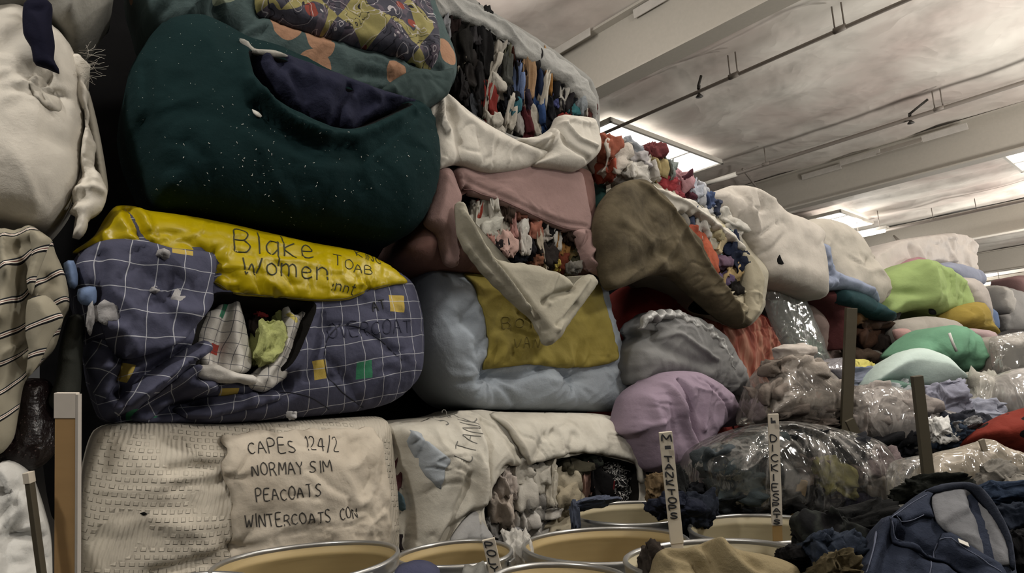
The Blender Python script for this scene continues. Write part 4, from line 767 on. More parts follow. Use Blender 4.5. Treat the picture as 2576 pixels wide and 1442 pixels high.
# --- pink blanket bale
pm = [(1158, 500), (1182, 485), (1250, 508), (1350, 552), (1445, 588), (1468, 640), (1435, 692), (1350, 674), (1262, 655), (1212, 605), (1168, 540)]
PB = Surf([(1090, 440), (1160, 418), (1300, 420), (1468, 430), (1492, 560), (1505, 640), (1480, 690), (1300, 695), (1100, 672), (1018, 640), (1052, 560)], wall(-.02), bulge=.15, R=.2, lumps=((3, .02),), seed=111, pocket=(pm, .2, .05), creases=[([(1110, 440), (1140, 520), (1150, 620)], .03, .05), ([(1090, 470), (1110, 560), (1120, 650)], .03, -.04), ([(1180, 440), (1165, 470), (1160, 500)], .02, -.03)])
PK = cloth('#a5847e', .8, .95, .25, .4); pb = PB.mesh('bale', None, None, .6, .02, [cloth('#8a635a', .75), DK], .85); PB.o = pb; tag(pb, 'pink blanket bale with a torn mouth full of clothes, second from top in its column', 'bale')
pkb = soft('pink_blanket', [(1142, 430), (1170, 416), (1250, 424), (1350, 410), (1440, 430), (1462, 440), (1478, 520), (1490, 580), (1470, 592), (1420, 582), (1370, 562), (1300, 535), (1255, 512), (1210, 496), (1180, 490), (1168, 470), (1158, 480), (1150, 455)], wall(.13), PK, parent=pb, thick=.03, res=.015, bulge=.05, R=.06, seed=112, lumps=((3, .02),), creases=[([(1168, 450), (1230, 478), (1300, 510), (1400, 555), (1475, 570)], .01, -.014), ([(1160, 440), (1165, 470), (1170, 490)], .012, .02)])
seam('hem_stitch', [[(1166, 466), (1210, 484), (1260, 500), (1310, 524), (1380, 555), (1430, 574), (1472, 580)]], pkb, flat('hem_thread', '#8a6662', .9), pb, .004)
soft('blanket_side', [(1095, 428), (1130, 425), (1150, 470), (1160, 500), (1150, 540), (1155, 620), (1150, 670), (1120, 660), (1100, 590), (1070, 560), (1088, 490)], wall(.12), PK, parent=pb, thick=.03, res=.015, bulge=.05, R=.06, seed=113, folds=((82, 6, .03, 4),))
soft('blanket_tail', [(1440, 582), (1482, 578), (1505, 620), (1520, 655), (1534, 702), (1510, 695), (1470, 672), (1462, 640)], wall(.14), PK, parent=pb, thick=.02, res=.012, bulge=.05, R=.05, seed=114, creases=[([(1478, 585), (1470, 640), (1500, 690)], .012, -.03), ([(1500, 620), (1480, 650), (1530, 690)], .012, .03)])
BG = cloth('#a9a38f', .9, .9, .3)
bf = soft('beige_flap', [(1150, 512), (1165, 515), (1185, 560), (1235, 640), (1262, 655), (1340, 668), (1410, 690), (1440, 720), (1430, 735), (1480, 690), (1500, 715), (1488, 735), (1465, 765), (1420, 830), (1388, 868), (1370, 862), (1340, 805), (1250, 720), (1190, 655), (1155, 590)], wall(.26), BG, 'beige sheet flap hanging from the pink bale over the yellow panel', 'sheet', thick=.03, res=.013, bulge=.06, R=.06, seed=115, lumps=((4, .02),),
     creases=[([(1160, 530), (1210, 620), (1290, 720), (1350, 800), (1372, 860)], .014, .05), ([(1235, 640), (1280, 700), (1330, 760), (1375, 830)], .012, -.04), ([(1170, 580), (1230, 660), (1320, 760)], .012, -.02), ([(1440, 730), (1400, 740), (1370, 760)], .014, -.05), ([(1400, 690), (1385, 730), (1380, 760)], .014, .03), ([(1480, 700), (1440, 760), (1400, 830)], .014, .03), ([(1450, 765), (1400, 820)], .012, -.03)], edge=.006)
L = [(1196, 530, 18, 60, -8, '#b3402a', 'orange tipped', 'garment'), (1190, 560, 14, 90, -6, '#cdc9b8', 'cream', 'sleeve'), (1215, 540, 60, 50, 0, '#c4c3b6', 'white crumpled', 'garment'), (1238, 520, 22, 60, 8, '#d6d2c4', 'white', 'sleeve'), (1216, 580, 70, 50, 5, '#c9c7b9', 'white plastic', 'bag'), (1262, 575, 34, 60, 0, '#b9b3a3', 'pale beige', 'garment'), (1270, 615, 44, 60, 0, '#cfa79a', 'pale pink', 'garment'), (1285, 570, 14, 70, 5, '#c98f86', 'pink', 'sleeve'), (1250, 625, 30, 40, 20, '#2c2426', 'dark', 'garment'), (1222, 608, 26, 26, 0, '#b07a6c', 'salmon', 'garment'),
     (1305, 575, 28, 50, 0, '#d8d5cc', 'white', 'garment'), (1310, 560, 40, 24, 0, '#141315', 'black', 'garment'), (1300, 640, 36, 40, 0, '#20242e', 'dark navy', 'garment'), (1312, 615, 26, 50, 8, '#d2ccc2', 'white', 'garment'), (1335, 585, 34, 50, 0, '#b06a52', 'terracotta', 'garment'), (1330, 625, 24, 40, 0, '#1c1a1e', 'black', 'garment'), (1352, 600, 14, 90, 10, '#cfc0a6', 'cream', 'sleeve'), (1365, 590, 30, 40, 30, '#b8afa3', 'beige', 'garment'), (1375, 570, 40, 40, 0, '#131214', 'black', 'garment'), (1390, 600, 20, 70, -5, '#c9c6bd', 'pale grey', 'sleeve'), (1370, 645, 40, 50, 0, '#2a2320', 'dark brown', 'garment'), (1345, 655, 30, 30, 0, '#8f5b3e', 'tan brown', 'garment'),
     (1410, 610, 34, 70, 0, '#9a6a22', 'amber', 'garment'), (1432, 630, 34, 60, 0, '#5a4a20', 'olive brown', 'garment'), (1405, 660, 30, 40, 0, '#6e2f16', 'rust', 'garment'), (1395, 665, 16, 30, 10, '#c9b02a', 'yellow', 'garment'), (1450, 650, 30, 50, 0, '#3c3a26', 'dark olive', 'garment'), (1438, 675, 30, 26, 0, '#77736a', 'grey', 'garment'), (1430, 590, 30, 30, 0, '#2a1d14', 'dark brown', 'garment'), (1275, 540, 30, 36, 0, '#4a3a30', 'brown', 'garment'), (1300, 545, 30, 26, 0, '#6d3f2e', 'brown', 'garment')]
mouth(L, wall(.07), .0, "the pink bale's torn mouth", 'clothes in the torn pink bale', seed=300, n=4, depth=.05, g=.7, tall=1.15)
# --- light blue bale with a yellow front
BS = Surf([(1066, 705), (1100, 676), (1300, 692), (1490, 690), (1520, 760), (1548, 850), (1570, 930), (1575, 990), (1555, 1025), (1530, 1036), (1300, 1031), (1190, 1026), (1135, 990), (1092, 920), (1068, 850)], wall(-.2), bulge=.2, R=.22, lumps=((3, .03), (8, .008)), seed=121, pinch=[((1232, 945), .22, .05, 11), ((1440, 955), .2, .055, 11), ((1160, 800), .16, .025, 7), ((1200, 870), .14, .025, 7), ((1550, 960), .16, .025, 7)],
          creases=[([(1232, 945), (1290, 950), (1360, 930)], .02, -.04), ([(1232, 945), (1190, 960), (1140, 960)], .02, -.03), ([(1250, 960), (1300, 1000), (1330, 1030)], .015, -.02), ([(1440, 955), (1400, 930), (1360, 928)], .02, -.03), ([(1440, 955), (1500, 930), (1560, 920)], .02, -.025), ([(1440, 970), (1430, 1030)], .015, -.02), ([(1130, 700), (1150, 800), (1190, 900), (1215, 1000)], .03, .02)])
bb = BS.mesh('bale', cloth('#a5b0bb', .9, .6, .15, .15, wr=.45), None, .6, .016, None, .85); BS.o = bb; tag(bb, 'light blue comforter bale with a dull yellow front panel under the beige flap', 'bale')
yp = soft('yellow_panel', [(1182, 680), (1300, 690), (1484, 692), (1515, 765), (1546, 860), (1548, 906), (1500, 921), (1430, 926), (1330, 917), (1232, 927), (1224, 862), (1206, 780), (1192, 722)], wall(-.01), cloth('#a18f1e', .85, .7, .35), parent=bb, thick=.02, res=.018, thin=True, over=BS, lift=.02, bulge=.006, R=.02, seed=122, edge=.006, folds=((5, 6, .006, 3),), wr=(.005, 5.))
for i, (tx, a, b, hp) in enumerate((('BOYS', (1262, 828), (1370, 822), 26), ('VAN', (1290, 875), (1352, 876), 26))): write('handwriting', tx, a, b, hp, yp, flat('faint_marker', '#837420', .8), bb, .0035, .4, 130+i)
# --- torn white bale at the bottom of the second column
wm = [(1236, 1215), (1300, 1158), (1345, 1162), (1440, 1146), (1475, 1141), (1590, 1168), (1602, 1215), (1590, 1285), (1500, 1330), (1440, 1370), (1330, 1420), (1255, 1380), (1212, 1300)]
WS = Surf([(985, 1072), (1160, 1046), (1205, 1031), (1250, 1036), (1350, 1038), (1500, 1041), (1552, 1056), (1590, 1120), (1612, 1215), (1606, 1320), (1590, 1650), (1000, 1740), (1004, 1442), (1008, 1370), (1020, 1270), (990, 1150)], wall(-.02), bulge=.24, R=.3, lumps=((3, .025),), seed=141, pocket=(wm, .22, .06), creases=[([(1205, 1035), (1250, 1080), (1285, 1150), (1300, 1200)], .014, -.03), ([(1210, 1040), (1180, 1140), (1190, 1260)], .02, .03), ([(1160, 1060), (1120, 1180), (1080, 1330)], .03, .02), ([(1240, 1050), (1210, 1160), (1205, 1280)], .016, -.04), ([(1000, 1080), (1020, 1180), (1030, 1300), (1020, 1400)], .02, -.03), ([(1050, 1100), (1055, 1200), (1040, 1350)], .02, -.02)])
WC = cloth('#cbc6b7', .95, .85, .35, dirtc='#8f8370'); wb = WS.mesh('bale', None, None, .7, .018, [WC, DK], .85); WS.o = wb; tag(wb, 'torn off-white bale at the bottom of the second column with crumpled pale clothes spilling out', 'bale')
soft('cover_flap', [(1262, 1040), (1350, 1037), (1500, 1040), (1552, 1056), (1592, 1120), (1612, 1215), (1600, 1210), (1590, 1166), (1540, 1150), (1475, 1140), (1440, 1138), (1395, 1150), (1345, 1162), (1325, 1170), (1300, 1130), (1280, 1080)], wall(.2), WC, parent=wb, thick=.03, res=.015, thin=True, over=WS, lift=.03, bulge=.02, R=.05, seed=142, lumps=((4, .02),), creases=[([(1290, 1060), (1310, 1110), (1330, 1160)], .014, .03), ([(1350, 1150), (1370, 1110), (1400, 1090)], .02, -.025), ([(1430, 1140), (1450, 1100)], .025, -.03)], edge=.006)
df = soft('drape', [(985, 1080), (1060, 1062), (1160, 1048), (1205, 1032), (1240, 1040), (1290, 1120), (1308, 1172), (1265, 1170), (1240, 1215), (1222, 1260), (1200, 1290), (1212, 1350), (1180, 1400), (1000, 1420), (998, 1372), (1022, 1270), (1000, 1160)], wall(.22), WC, parent=wb, thick=.03, res=.014, thin=True, over=WS, lift=.035, bulge=.02, R=.05, seed=143, edge=.008, lumps=((3, .02),), folds=((80, 5, .022, 5), (84, 11, .01, 4)),
     creases=[([(1205, 1040), (1215, 1140), (1200, 1280)], .016, .04), ([(1180, 1200), (1160, 1280), (1130, 1370)], .016, -.045), ([(1200, 1280), (1160, 1320), (1140, 1360)], .012, -.06)])
soft('blue_lining', [(1056, 1082), (1078, 1088), (1092, 1115), (1134, 1158), (1124, 1180), (1118, 1235), (1088, 1200), (1072, 1160), (1050, 1110)], wall(.28), cloth('#a9b2ba', .85), parent=wb, smooth=False, thick=.02, res=.01, bulge=.016, R=.04, seed=144, over=df, lift=.006, thin=True, lumps=((7, .015),), creases=[([(1090, 1100), (1078, 1170)], .01, -.02)])
soft('triangle_flap', [(1200, 1282), (1212, 1310), (1240, 1350), (1230, 1372), (1150, 1372), (1135, 1360), (1165, 1315)], wall(.27), cloth('#a9a9a8', .9), parent=wb, thick=.02, res=.012, bulge=.04, R=.05, seed=145, thin=True, folds=((70, 8, .012, 3),))
write('handwriting', 'S-2', (1150, 1072), (1188, 1042), 24, df, flat('faint_marker2', '#77766f', .8), wb, .0045, .3, 150); write('handwriting', 'LTANK', (1176, 1162), (1232, 1052), 36, df, flat('faint_marker2', '#77766f', .8), wb, .0045, .3, 151, up=(-1., -.35))
L = [(1300, 1190, 60, 60, 0, '#cdc7b9', 'white', 'garment'), (1262, 1215, 40, 90, 5, '#cbbdb2', 'pale pink', 'garment'), (1295, 1245, 46, 100, 0, '#bdb8ac', 'pale grey', 'garment'), (1255, 1280, 34, 90, 8, '#c6b7a8', 'dusty beige', 'garment'), (1345, 1200, 50, 80, 10, '#d2ccbd', 'cream', 'garment'), (1335, 1260, 50, 80, 0, '#8f8c86', 'grey', 'garment'), (1375, 1220, 26, 110, -10, '#c9c1ae', 'cream', 'sleeve'), (1400, 1215, 70, 90, 10, '#b3a98f', 'khaki beige', 'garment'), (1420, 1260, 60, 70, 0, '#a89c80', 'tan', 'garment'), (1365, 1290, 60, 50, 0, '#cfcac0', 'white', 'garment'), (1310, 1310, 44, 70, 0, '#d0cbc3', 'white', 'garment'), (1345, 1325, 60, 40, 20, '#b9b6af', 'pale grey', 'garment'), (1400, 1320, 70, 50, 15, '#b5aa8e', 'beige', 'garment'), (1275, 1345, 50, 60, 0, '#a5a6a8', 'light grey', 'garment'), (1335, 1360, 50, 40, 0, '#c9c6c0', 'white', 'garment'), (1300, 1385, 44, 60, 10, '#d2cfc8', 'white', 'garment'), (1435, 1175, 50, 40, 0, '#4a4636', 'olive dark', 'garment'), (1455, 1215, 30, 80, 0, '#b98f80', 'salmon', 'garment'), (1485, 1210, 40, 120, 0, '#121113', 'black', 'garment'), (1470, 1160, 40, 40, 0, '#2a2f28', 'dark green', 'garment'), (1505, 1240, 40, 70, 0, '#7a1f20', 'dark red', 'garment'), (1440, 1290, 34, 50, 0, '#8f8878', 'grey beige', 'garment'), (1230, 1330, 30, 60, 0, '#8d8b88', 'grey', 'garment')]
mouth(L, wall(.13), .0, "the torn white bale's mouth", 'pale clothes spilling from the torn white bale', seed=400, n=4, depth=.09)
def bwprint():
    t = NT('black_white_print'); ob = t.new('ShaderNodeTexCoord').outputs['Object']; n = t.new('ShaderNodeTexNoise', Scale=24., Detail=2., Distortion=1.4); t.set(n.inputs['Vector'], ob)
    w = t.math('ABSOLUTE', t.math('SUBTRACT', n.outputs['Fac'], .5)); return t.out(t.mix(t.math('LESS_THAN', w, .022), lc('#0f0f11'), lc('#d9d8d2')), .85, None, .2)
for i, (px, py, w, h) in enumerate(((1530, 1205, 56, 100), (1575, 1200, 54, 90), (1560, 1250, 60, 50))):
    prag('shirt', wall(.08), .0, px, py, w, h, bwprint(), 0, .08, label=['black and white printed shirt, left one at the right end of the torn white bale', 'black and white printed shirt, right one at the right end of the torn white bale', 'black and white printed shirt below the other two in the torn white bale'][i], cat='shirt', seed=460+i, n=4, crump=.2, pleat=.12)
# ================================================================== third column
def dirty_shaded(): return cloth('#6f6349', .75, .85, .8, .4, dirtc='#3a3222', wr=.35)  # brown darkened for the cover's dirt and its shadow alike
TP = dirty_shaded()
tmth = [(1640, 482), (1700, 500), (1795, 560), (1862, 612), (1878, 680), (1876, 770), (1850, 792), (1812, 775), (1760, 690), (1700, 598)]
TS = Surf([(1508, 560), (1528, 500), (1575, 456), (1640, 456), (1705, 492), (1765, 530), (1815, 568), (1872, 626), (1913, 690), (1905, 780), (1876, 824), (1820, 802), (1740, 735), (1690, 695), (1640, 692), (1540, 728), (1514, 650)], wall(.02), bulge=.16, R=.2, lumps=((3, .03),), seed=161, pocket=(tmth, .22, .06), creases=[([(1690, 690), (1620, 640), (1560, 600)], .05, -.03)])
tb_ = TS.mesh('bale', None, None, .55, .018, [cloth('#b0a892', .9), DK], .8); TS.o = tb_; tag(tb_, 'taupe stained bale sagging open on the right with a mouth of coloured clothes', 'bale')
soft('taupe_cover', [(1502, 570), (1518, 510), (1560, 462), (1612, 452), (1660, 490), (1700, 540), (1745, 600), (1780, 670), (1820, 740), (1862, 790), (1884, 806), (1872, 826), (1820, 804), (1740, 736), (1690, 694), (1640, 692), (1540, 728), (1512, 655)], wall(.25), TP, parent=tb_, thick=.06, res=.015, bulge=.1, R=.14, lumps=((3, .025),), seed=162, folds=((55, 5, .015, 4),), creases=[([(1612, 458), (1700, 545), (1780, 672), (1875, 815)], .016, .03), ([(1560, 690), (1640, 640), (1700, 650)], .04, -.04), ([(1690, 690), (1640, 620), (1560, 560)], .03, .02)])
soft('cover_rim', [(1862, 640), (1882, 640), (1914, 700), (1906, 780), (1882, 816), (1866, 812), (1876, 770), (1870, 700)], wall(.2), cloth('#a39a80', .9), parent=tb_, thick=.05, res=.014, bulge=.05, R=.05, seed=163, folds=((80, 8, .012, 3),))
soft('torn_cover', [(1600, 454), (1640, 470), (1700, 490), (1760, 520), (1800, 555), (1850, 600), (1872, 625), (1862, 632), (1810, 590), (1760, 552), (1712, 535), (1690, 545), (1660, 520), (1640, 490)], wall(.2), CREAM, parent=tb_, thick=.02, res=.012, bulge=.05, R=.04, seed=164, edge=.02, lumps=((8, .02),), creases=[([(1640, 475), (1740, 520), (1850, 605)], .012, .03)])
L = [(1690, 545, 40, 50, 0, '#8f8a80', 'grey', 'garment'), (1722, 560, 44, 70, -20, '#4a5570', 'slate blue', 'garment'), (1700, 590, 36, 50, 0, '#2a2f3c', 'dark navy', 'garment'), (1755, 570, 24, 70, 10, '#c9c4ba', 'white', 'garment'), (1735, 600, 30, 60, -25, '#b5502f', 'burnt orange', 'garment'), (1760, 660, 46, 110, 14, '#b9562f', 'orange', 'garment'), (1785, 720, 40, 90, 10, '#b04f2c', 'deep orange', 'garment'), (1722, 630, 30, 40, 0, '#5b6f93', 'blue patterned', 'garment'), (1790, 590, 30, 50, -20, '#c9bd8f', 'pale yellow', 'garment'), (1775, 620, 30, 44, 0, '#bdb7a4', 'cream', 'garment'), (1800, 630, 34, 50, -20, '#cdb98a', 'sand', 'garment'), (1815, 600, 34, 44, 0, '#7c9a8c', 'sage green', 'garment'), (1838, 620, 44, 60, -25, '#1d2740', 'navy', 'garment'), (1850, 660, 30, 60, 0, '#182034', 'dark navy', 'garment'), (1810, 665, 36, 40, 0, '#6d5468', 'plum', 'garment'), (1830, 690, 44, 40, 20, '#b79a5f', 'ochre', 'garment'), (1805, 705, 30, 40, 0, '#5a4a6a', 'purple patterned', 'garment'), (1830, 730, 36, 50, 0, '#191512', 'black', 'garment'), (1835, 755, 46, 44, 0, '#b9ae90', 'beige', 'garment'), (1855, 775, 36, 36, 0, '#a99e80', 'pale khaki', 'garment'), (1855, 715, 24, 60, 0, '#14110f', 'black', 'garment'), (1700, 520, 30, 24, 0, '#b9b2a2', 'cream', 'garment'), (1745, 540, 30, 30, 0, '#3d4660', 'dark blue', 'garment'), (1790, 650, 24, 30, 0, '#90a7b0', 'pale blue', 'garment')]
mouth(L, wall(.13), .0, "the taupe bale's mouth", 'clothes in the mouth of the taupe bale', seed=500, n=4, depth=.07)
# clothes of the squashed open bale on top of the taupe one
CB = soft('bale', [(1482, 470), (1490, 380), (1530, 372), (1600, 395), (1700, 450), (1800, 520), (1880, 600), (1860, 625), (1780, 590), (1680, 520), (1600, 490), (1520, 510)], wall(-.6), cloth('#5b5348', .7), 'thin open bale of loose clothes squashed on top of the taupe bale', 'bale', thick=.5, res=.02, bulge=.1, R=.1, seed=170)
L = [(1518, 378, 30, 60, 12, '#a8593f', 'rust', 'garment'), (1535, 400, 50, 80, 10, '#cfc4b6', 'pale plastic-wrapped', 'garment'), (1520, 430, 20, 50, 5, '#c2563a', 'orange red', 'garment'), (1548, 372, 40, 30, 0, '#bdbcb8', 'pale grey', 'garment'), (1580, 385, 50, 36, -20, '#9aa0a8', 'grey blue', 'garment'), (1600, 405, 40, 40, 0, '#b5b0b0', 'pale lilac grey', 'garment'), (1590, 440, 60, 70, 10, '#cfcac0', 'white', 'garment'), (1560, 430, 34, 50, 0, '#c9c2b4', 'cream', 'garment'), (1625, 440, 30, 70, 12, '#c5bfb6', 'white', 'garment'), (1632, 392, 22, 44, 20, '#7d3a3c', 'maroon', 'garment'), (1645, 430, 26, 60, 15, '#b9a56a', 'mustard beige', 'garment'), (1655, 465, 36, 40, 10, '#a8323a', 'crimson', 'garment'), (1665, 430, 20, 60, 15, '#8f9a94', 'grey green', 'garment'), (1680, 450, 22, 60, 15, '#9aa4b3', 'pale blue', 'garment'), (1700, 465, 26, 60, 15, '#c58f96', 'pink', 'garment'), (1690, 480, 20, 50, 12, '#b04a55', 'rose red', 'garment'), (1715, 480, 18, 50, 12, '#5d2f3c', 'wine', 'garment'), (1735, 490, 34, 50, 14, '#aeb4c0', 'pale blue striped', 'garment'), (1755, 505, 30, 60, 14, '#c5c7cd', 'white blue', 'garment'), (1772, 510, 22, 44, 14, '#4a5c84', 'denim blue', 'garment'), (1790, 530, 22, 36, 0, '#3a4258', 'dark blue', 'garment'), (1815, 555, 50, 40, -30, '#c9c5ba', 'white', 'garment'), (1840, 580, 44, 40, -35, '#d0cabd', 'cream', 'garment'), (1790, 555, 40, 34, -30, '#c2bdb0', 'cream', 'garment')]
mouth(L, wall(.1), .0, 'above the taupe bale', 'clothes in the squashed bale above the taupe one', rows=('upper', 'lower'), seed=600, n=4, depth=.09)
tag(bpy.data.objects[CB.o.name], None)
soft('cloth', [(1478, 500), (1500, 460), (1518, 470), (1512, 530), (1505, 600), (1488, 585), (1474, 545)], wall(-.1), cloth('#1f4a44', .9), 'dark teal cloth squeezed between the pink bale and the taupe bale', 'cloth', thick=.1, res=.016, bulge=.07, R=.07, seed=175, folds=((80, 9, .02, 3),))
soft('cloth', [(1466, 450), (1490, 400), (1504, 420), (1500, 500), (1480, 545), (1466, 530)], wall(-.2), cloth('#5f5340', .8), 'dull tan cloth above the dark teal cloth beside the pink blanket', 'cloth', thick=.1, res=.018, bulge=.06, R=.06, seed=176)
def rust():
    t = NT('rust_cloth'); u = t.uv((11., 1.2, 1.), -28); n = t.noise(u, 1., 3.); return t.out(t.ramp(n, [(.38, lc('#6e2618', .8)), (.5, lc('#9a4a34', .85)), (.62, lc('#b0755a', .85))]), .8, t.bump(n, .5, .02), .25)
# red bale below
RS = soft('bale', [(1560, 880), (1575, 770), (1640, 705), (1740, 720), (1850, 780), (1905, 790), (1950, 860), (1968, 935), (1930, 1010), (1890, 1030), (1850, 1100), (1700, 1180), (1570, 1160), (1556, 1000)], wall(-.36), cloth('#8a2216', 1., .9, .4, .6), 'dark red blanket bale under the taupe bale, rust cloth on its right side', 'bale', thick=.5, res=.02, bulge=.16, R=.25, lumps=((3, .03),), seed=181, taper=.85)
soft('rust_cloth', [(1760, 800), (1850, 815), (1900, 790), (1950, 862), (1968, 935), (1930, 985), (1895, 1028), (1870, 990), (1835, 930), (1790, 860)], wall(-.14), rust(), parent=RS.o, thick=.04, res=.014, bulge=.05, R=.06, seed=182, folds=((118, 8, .03, 6), (112, 17, .012, 5)), lumps=((3, .02),))
FG = cloth('#8f8f8e', .75, .95, .4, .6)
fg = soft('sack', [(1584, 886), (1596, 862), (1618, 846), (1606, 822), (1640, 788), (1690, 780), (1760, 808), (1800, 835), (1835, 890), (1860, 950), (1885, 1000), (1850, 1015), (1800, 990), (1700, 950), (1606, 968), (1588, 930)], wall(.1), FG, 'grey felt sack with a frayed silver edge in front of the dark red bale', 'sack', thick=.25, taper=.7, res=.015, bulge=.16, R=.16, lumps=((4, .03),), seed=183, creases=[([(1660, 850), (1700, 840), (1740, 870), (1800, 905)], .014, .03), ([(1640, 860), (1720, 900), (1790, 920)], .03, -.03), ([(1620, 790), (1650, 830), (1660, 860)], .02, -.03)], edge=.01)
soft('frayed_edge', [(1608, 824), (1640, 788), (1700, 778), (1760, 804), (1800, 834), (1812, 850), (1828, 880), (1860, 950), (1848, 940), (1812, 880), (1790, 852), (1740, 822), (1690, 800), (1640, 806), (1620, 832)], wall(.24), flat('silver_foil', '#a9a9a6', .45, .3, g=.9, bumpy=.8), parent=fg.o, thick=.03, res=.01, bulge=.03, R=.03, seed=184, edge=.03, lumps=((14, .03),), wr=(.02, 14.))
soft('cover_fold', [(1690, 950), (1720, 930), (1800, 950), (1850, 985), (1888, 1010), (1870, 1060), (1850, 1090), (1830, 1040), (1790, 985), (1740, 950)], wall(.0), cloth('#34343a', .8), parent=fg.o, thick=.1, res=.018, bulge=.06, R=.08, seed=185)
lil = soft('sheet', [(1574, 1085), (1594, 1000), (1634, 964), (1682, 936), (1742, 936), (1800, 972), (1830, 1022), (1853, 1062), (1830, 1075), (1800, 1072), (1765, 1110), (1752, 1135), (1757, 1175), (1750, 1228), (1722, 1215), (1700, 1178), (1660, 1190), (1626, 1180), (1604, 1130), (1590, 1100)], wall(.3), cloth('#a48fa4', .82, .9, .15, .3), 'lilac bed sheet draped over a sack, hem hanging in folds', 'sheet', thick=.22, res=.014, bulge=.2, R=.18, lumps=((3, .02),), seed=186, taper=.72,
     creases=[([(1690, 960), (1705, 1040), (1735, 1120), (1742, 1215)], .02, .07), ([(1725, 960), (1742, 1040), (1756, 1130)], .016, -.06), ([(1650, 965), (1660, 1060), (1680, 1170)], .02, .03), ([(1625, 975), (1600, 1060), (1600, 1140)], .025, .025), ([(1690, 975), (1690, 1060), (1710, 1170)], .016, -.03), ([(1775, 965), (1770, 1020), (1766, 1080)], .014, .035), ([(1770, 955), (1800, 990), (1840, 1050)], .014, -.03), ([(1790, 970), (1810, 1020), (1810, 1070)], .014, .02), ([(1640, 970), (1610, 1060), (1610, 1150)], .03, -.015)])
L = [(1800, 1090, 70, 40, 20, '#9a2c22', 'red', 'garment'), (1850, 1062, 30, 40, 0, '#b5504c', 'coral', 'garment'), (1770, 1140, 40, 40, 0, '#8f3022', 'brick red', 'garment'), (1840, 1025, 60, 50, 0, '#1a1513', 'black', 'garment'), (1870, 1040, 40, 50, 0, '#2c2018', 'dark brown', 'garment')]
mouth(L, wall(.15), .0, 'beside the lilac sheet', 'scraps between the lilac sheet and the big clear bag', rows=('all',), seed=700, n=3, depth=.06)
# ================================================================== bales and bags further down the hall
def bale(outline, pl, mat, label, cat='bale', name='bale', **kw):
    d = dict(thick=.45, res=.025, bulge=.18, R=.22, lumps=((2.5, .03), (7, .008)), taper=.82, wr=(.03, 3.2)); d.update(kw)
    return soft(name, outline, pl, mat, label, cat, **d)
wbl = bale([(1800, 492), (1840, 467), (1892, 480), (1960, 530), (2038, 568), (2058, 640), (2066, 738), (2056, 753), (1980, 722), (1922, 702), (1898, 660), (1860, 595), (1820, 560)], wall(.08), cloth('#cdc4b7', .82, .85, .3, .3, spots=.02), 'big off-white bale beyond the taupe one, small black tear in its face', seed=801, bulge=.16, R=.2)
soft('tear', [(1966, 640), (1970, 652), (1976, 664), (1966, 662), (1963, 650)], wall(.24), BLK, parent=wbl.o, thick=.006, res=.006, thin=True, over=wbl, lift=.006, bulge=.001, R=.01, lumps=(), wr=None)
bale([(1990, 580), (2050, 550), (2122, 570), (2162, 622), (2202, 700), (2215, 745), (2190, 775), (2080, 745), (2040, 660)], wall(-.1), cloth('#cbc2b2', .8, .85, .3, .3, spots=.02), 'second off-white bale behind the big one, rounded top under the far skylight', seed=802)
bale([(2044, 622), (2056, 612), (2075, 622), (2088, 675), (2110, 690), (2152, 705), (2188, 730), (2202, 765), (2170, 748), (2112, 728), (2062, 728), (2056, 680)], wall(.1), cloth('#8c97b0', .9), 'light blue comforter wedged between the two off-white bales', 'comforter', name='comforter', thick=.25, res=.018, bulge=.1, R=.1, seed=803, pinch=[((2095, 690), .2, .03, 7)], creases=[([(2050, 660), (2085, 655)], .02, -.03), ([(2060, 700), (2095, 690)], .02, -.03), ([(2115, 695), (2120, 725)], .015, -.02)])
cw = bale([(1915, 728), (1960, 714), (2006, 745), (2034, 800), (2062, 870), (2078, 932), (2022, 932), (1975, 902), (1958, 860), (1938, 800)], wall(-.32), cloth('#7d8584', .8), 'grey and teal bale wrapped in clear plastic below the big off-white bale', seed=804, bulge=.12)
soft('plastic_wrap', [(1912, 726), (1960, 711), (2009, 742), (2038, 800), (2066, 870), (2081, 935), (2020, 936), (1970, 905), (1954, 860), (1934, 800)], wall(-.16), plastic('#b9bbb6', .25, key=1, gloss=.04), parent=cw.o, thick=.006, res=.02, thin=True, bulge=.12, R=.2, seed=805)
soft('teal_patch', [(1972, 735), (2000, 745), (2015, 790), (2010, 815), (1990, 790)], wall(-.22), cloth('#5c7775', .85), parent=cw.o, thick=.02, res=.02, bulge=.05, R=.05, seed=806, over=None)
bale([(2008, 757), (2060, 744), (2108, 788), (2130, 862), (2128, 920), (2084, 935), (2062, 880), (2032, 810)], wall(-.3), cloth('#b59a90', .9), 'dusty pink bale right of the plastic-wrapped grey bale', seed=807, bulge=.12)
bale([(2052, 740), (2085, 728), (2116, 730), (2124, 780), (2132, 830), (2131, 880), (2112, 805), (2085, 765)], wall(-.04), cloth('#703a3a', .85), 'dark red bale behind the dusty pink bale', seed=808, bulge=.12, R=.12, thick=.4)
bale([(2112, 728), (2160, 735), (2212, 770), (2246, 806), (2205, 800), (2150, 776), (2118, 760)], wall(.08), cloth('#24474c', .9), 'dark teal cloth hanging below the light blue comforter', 'cloth', name='cloth', thick=.2, res=.02, bulge=.08, R=.08, seed=809)
jb = bale([(2120, 780), (2160, 770), (2215, 800), (2255, 840), (2275, 900), (2260, 960), (2180, 960), (2130, 940)], wall(-.2), cloth('#241c16', .9), 'dark burst bale of brown scraps behind the dark wooden stake', seed=810, bulge=.1)
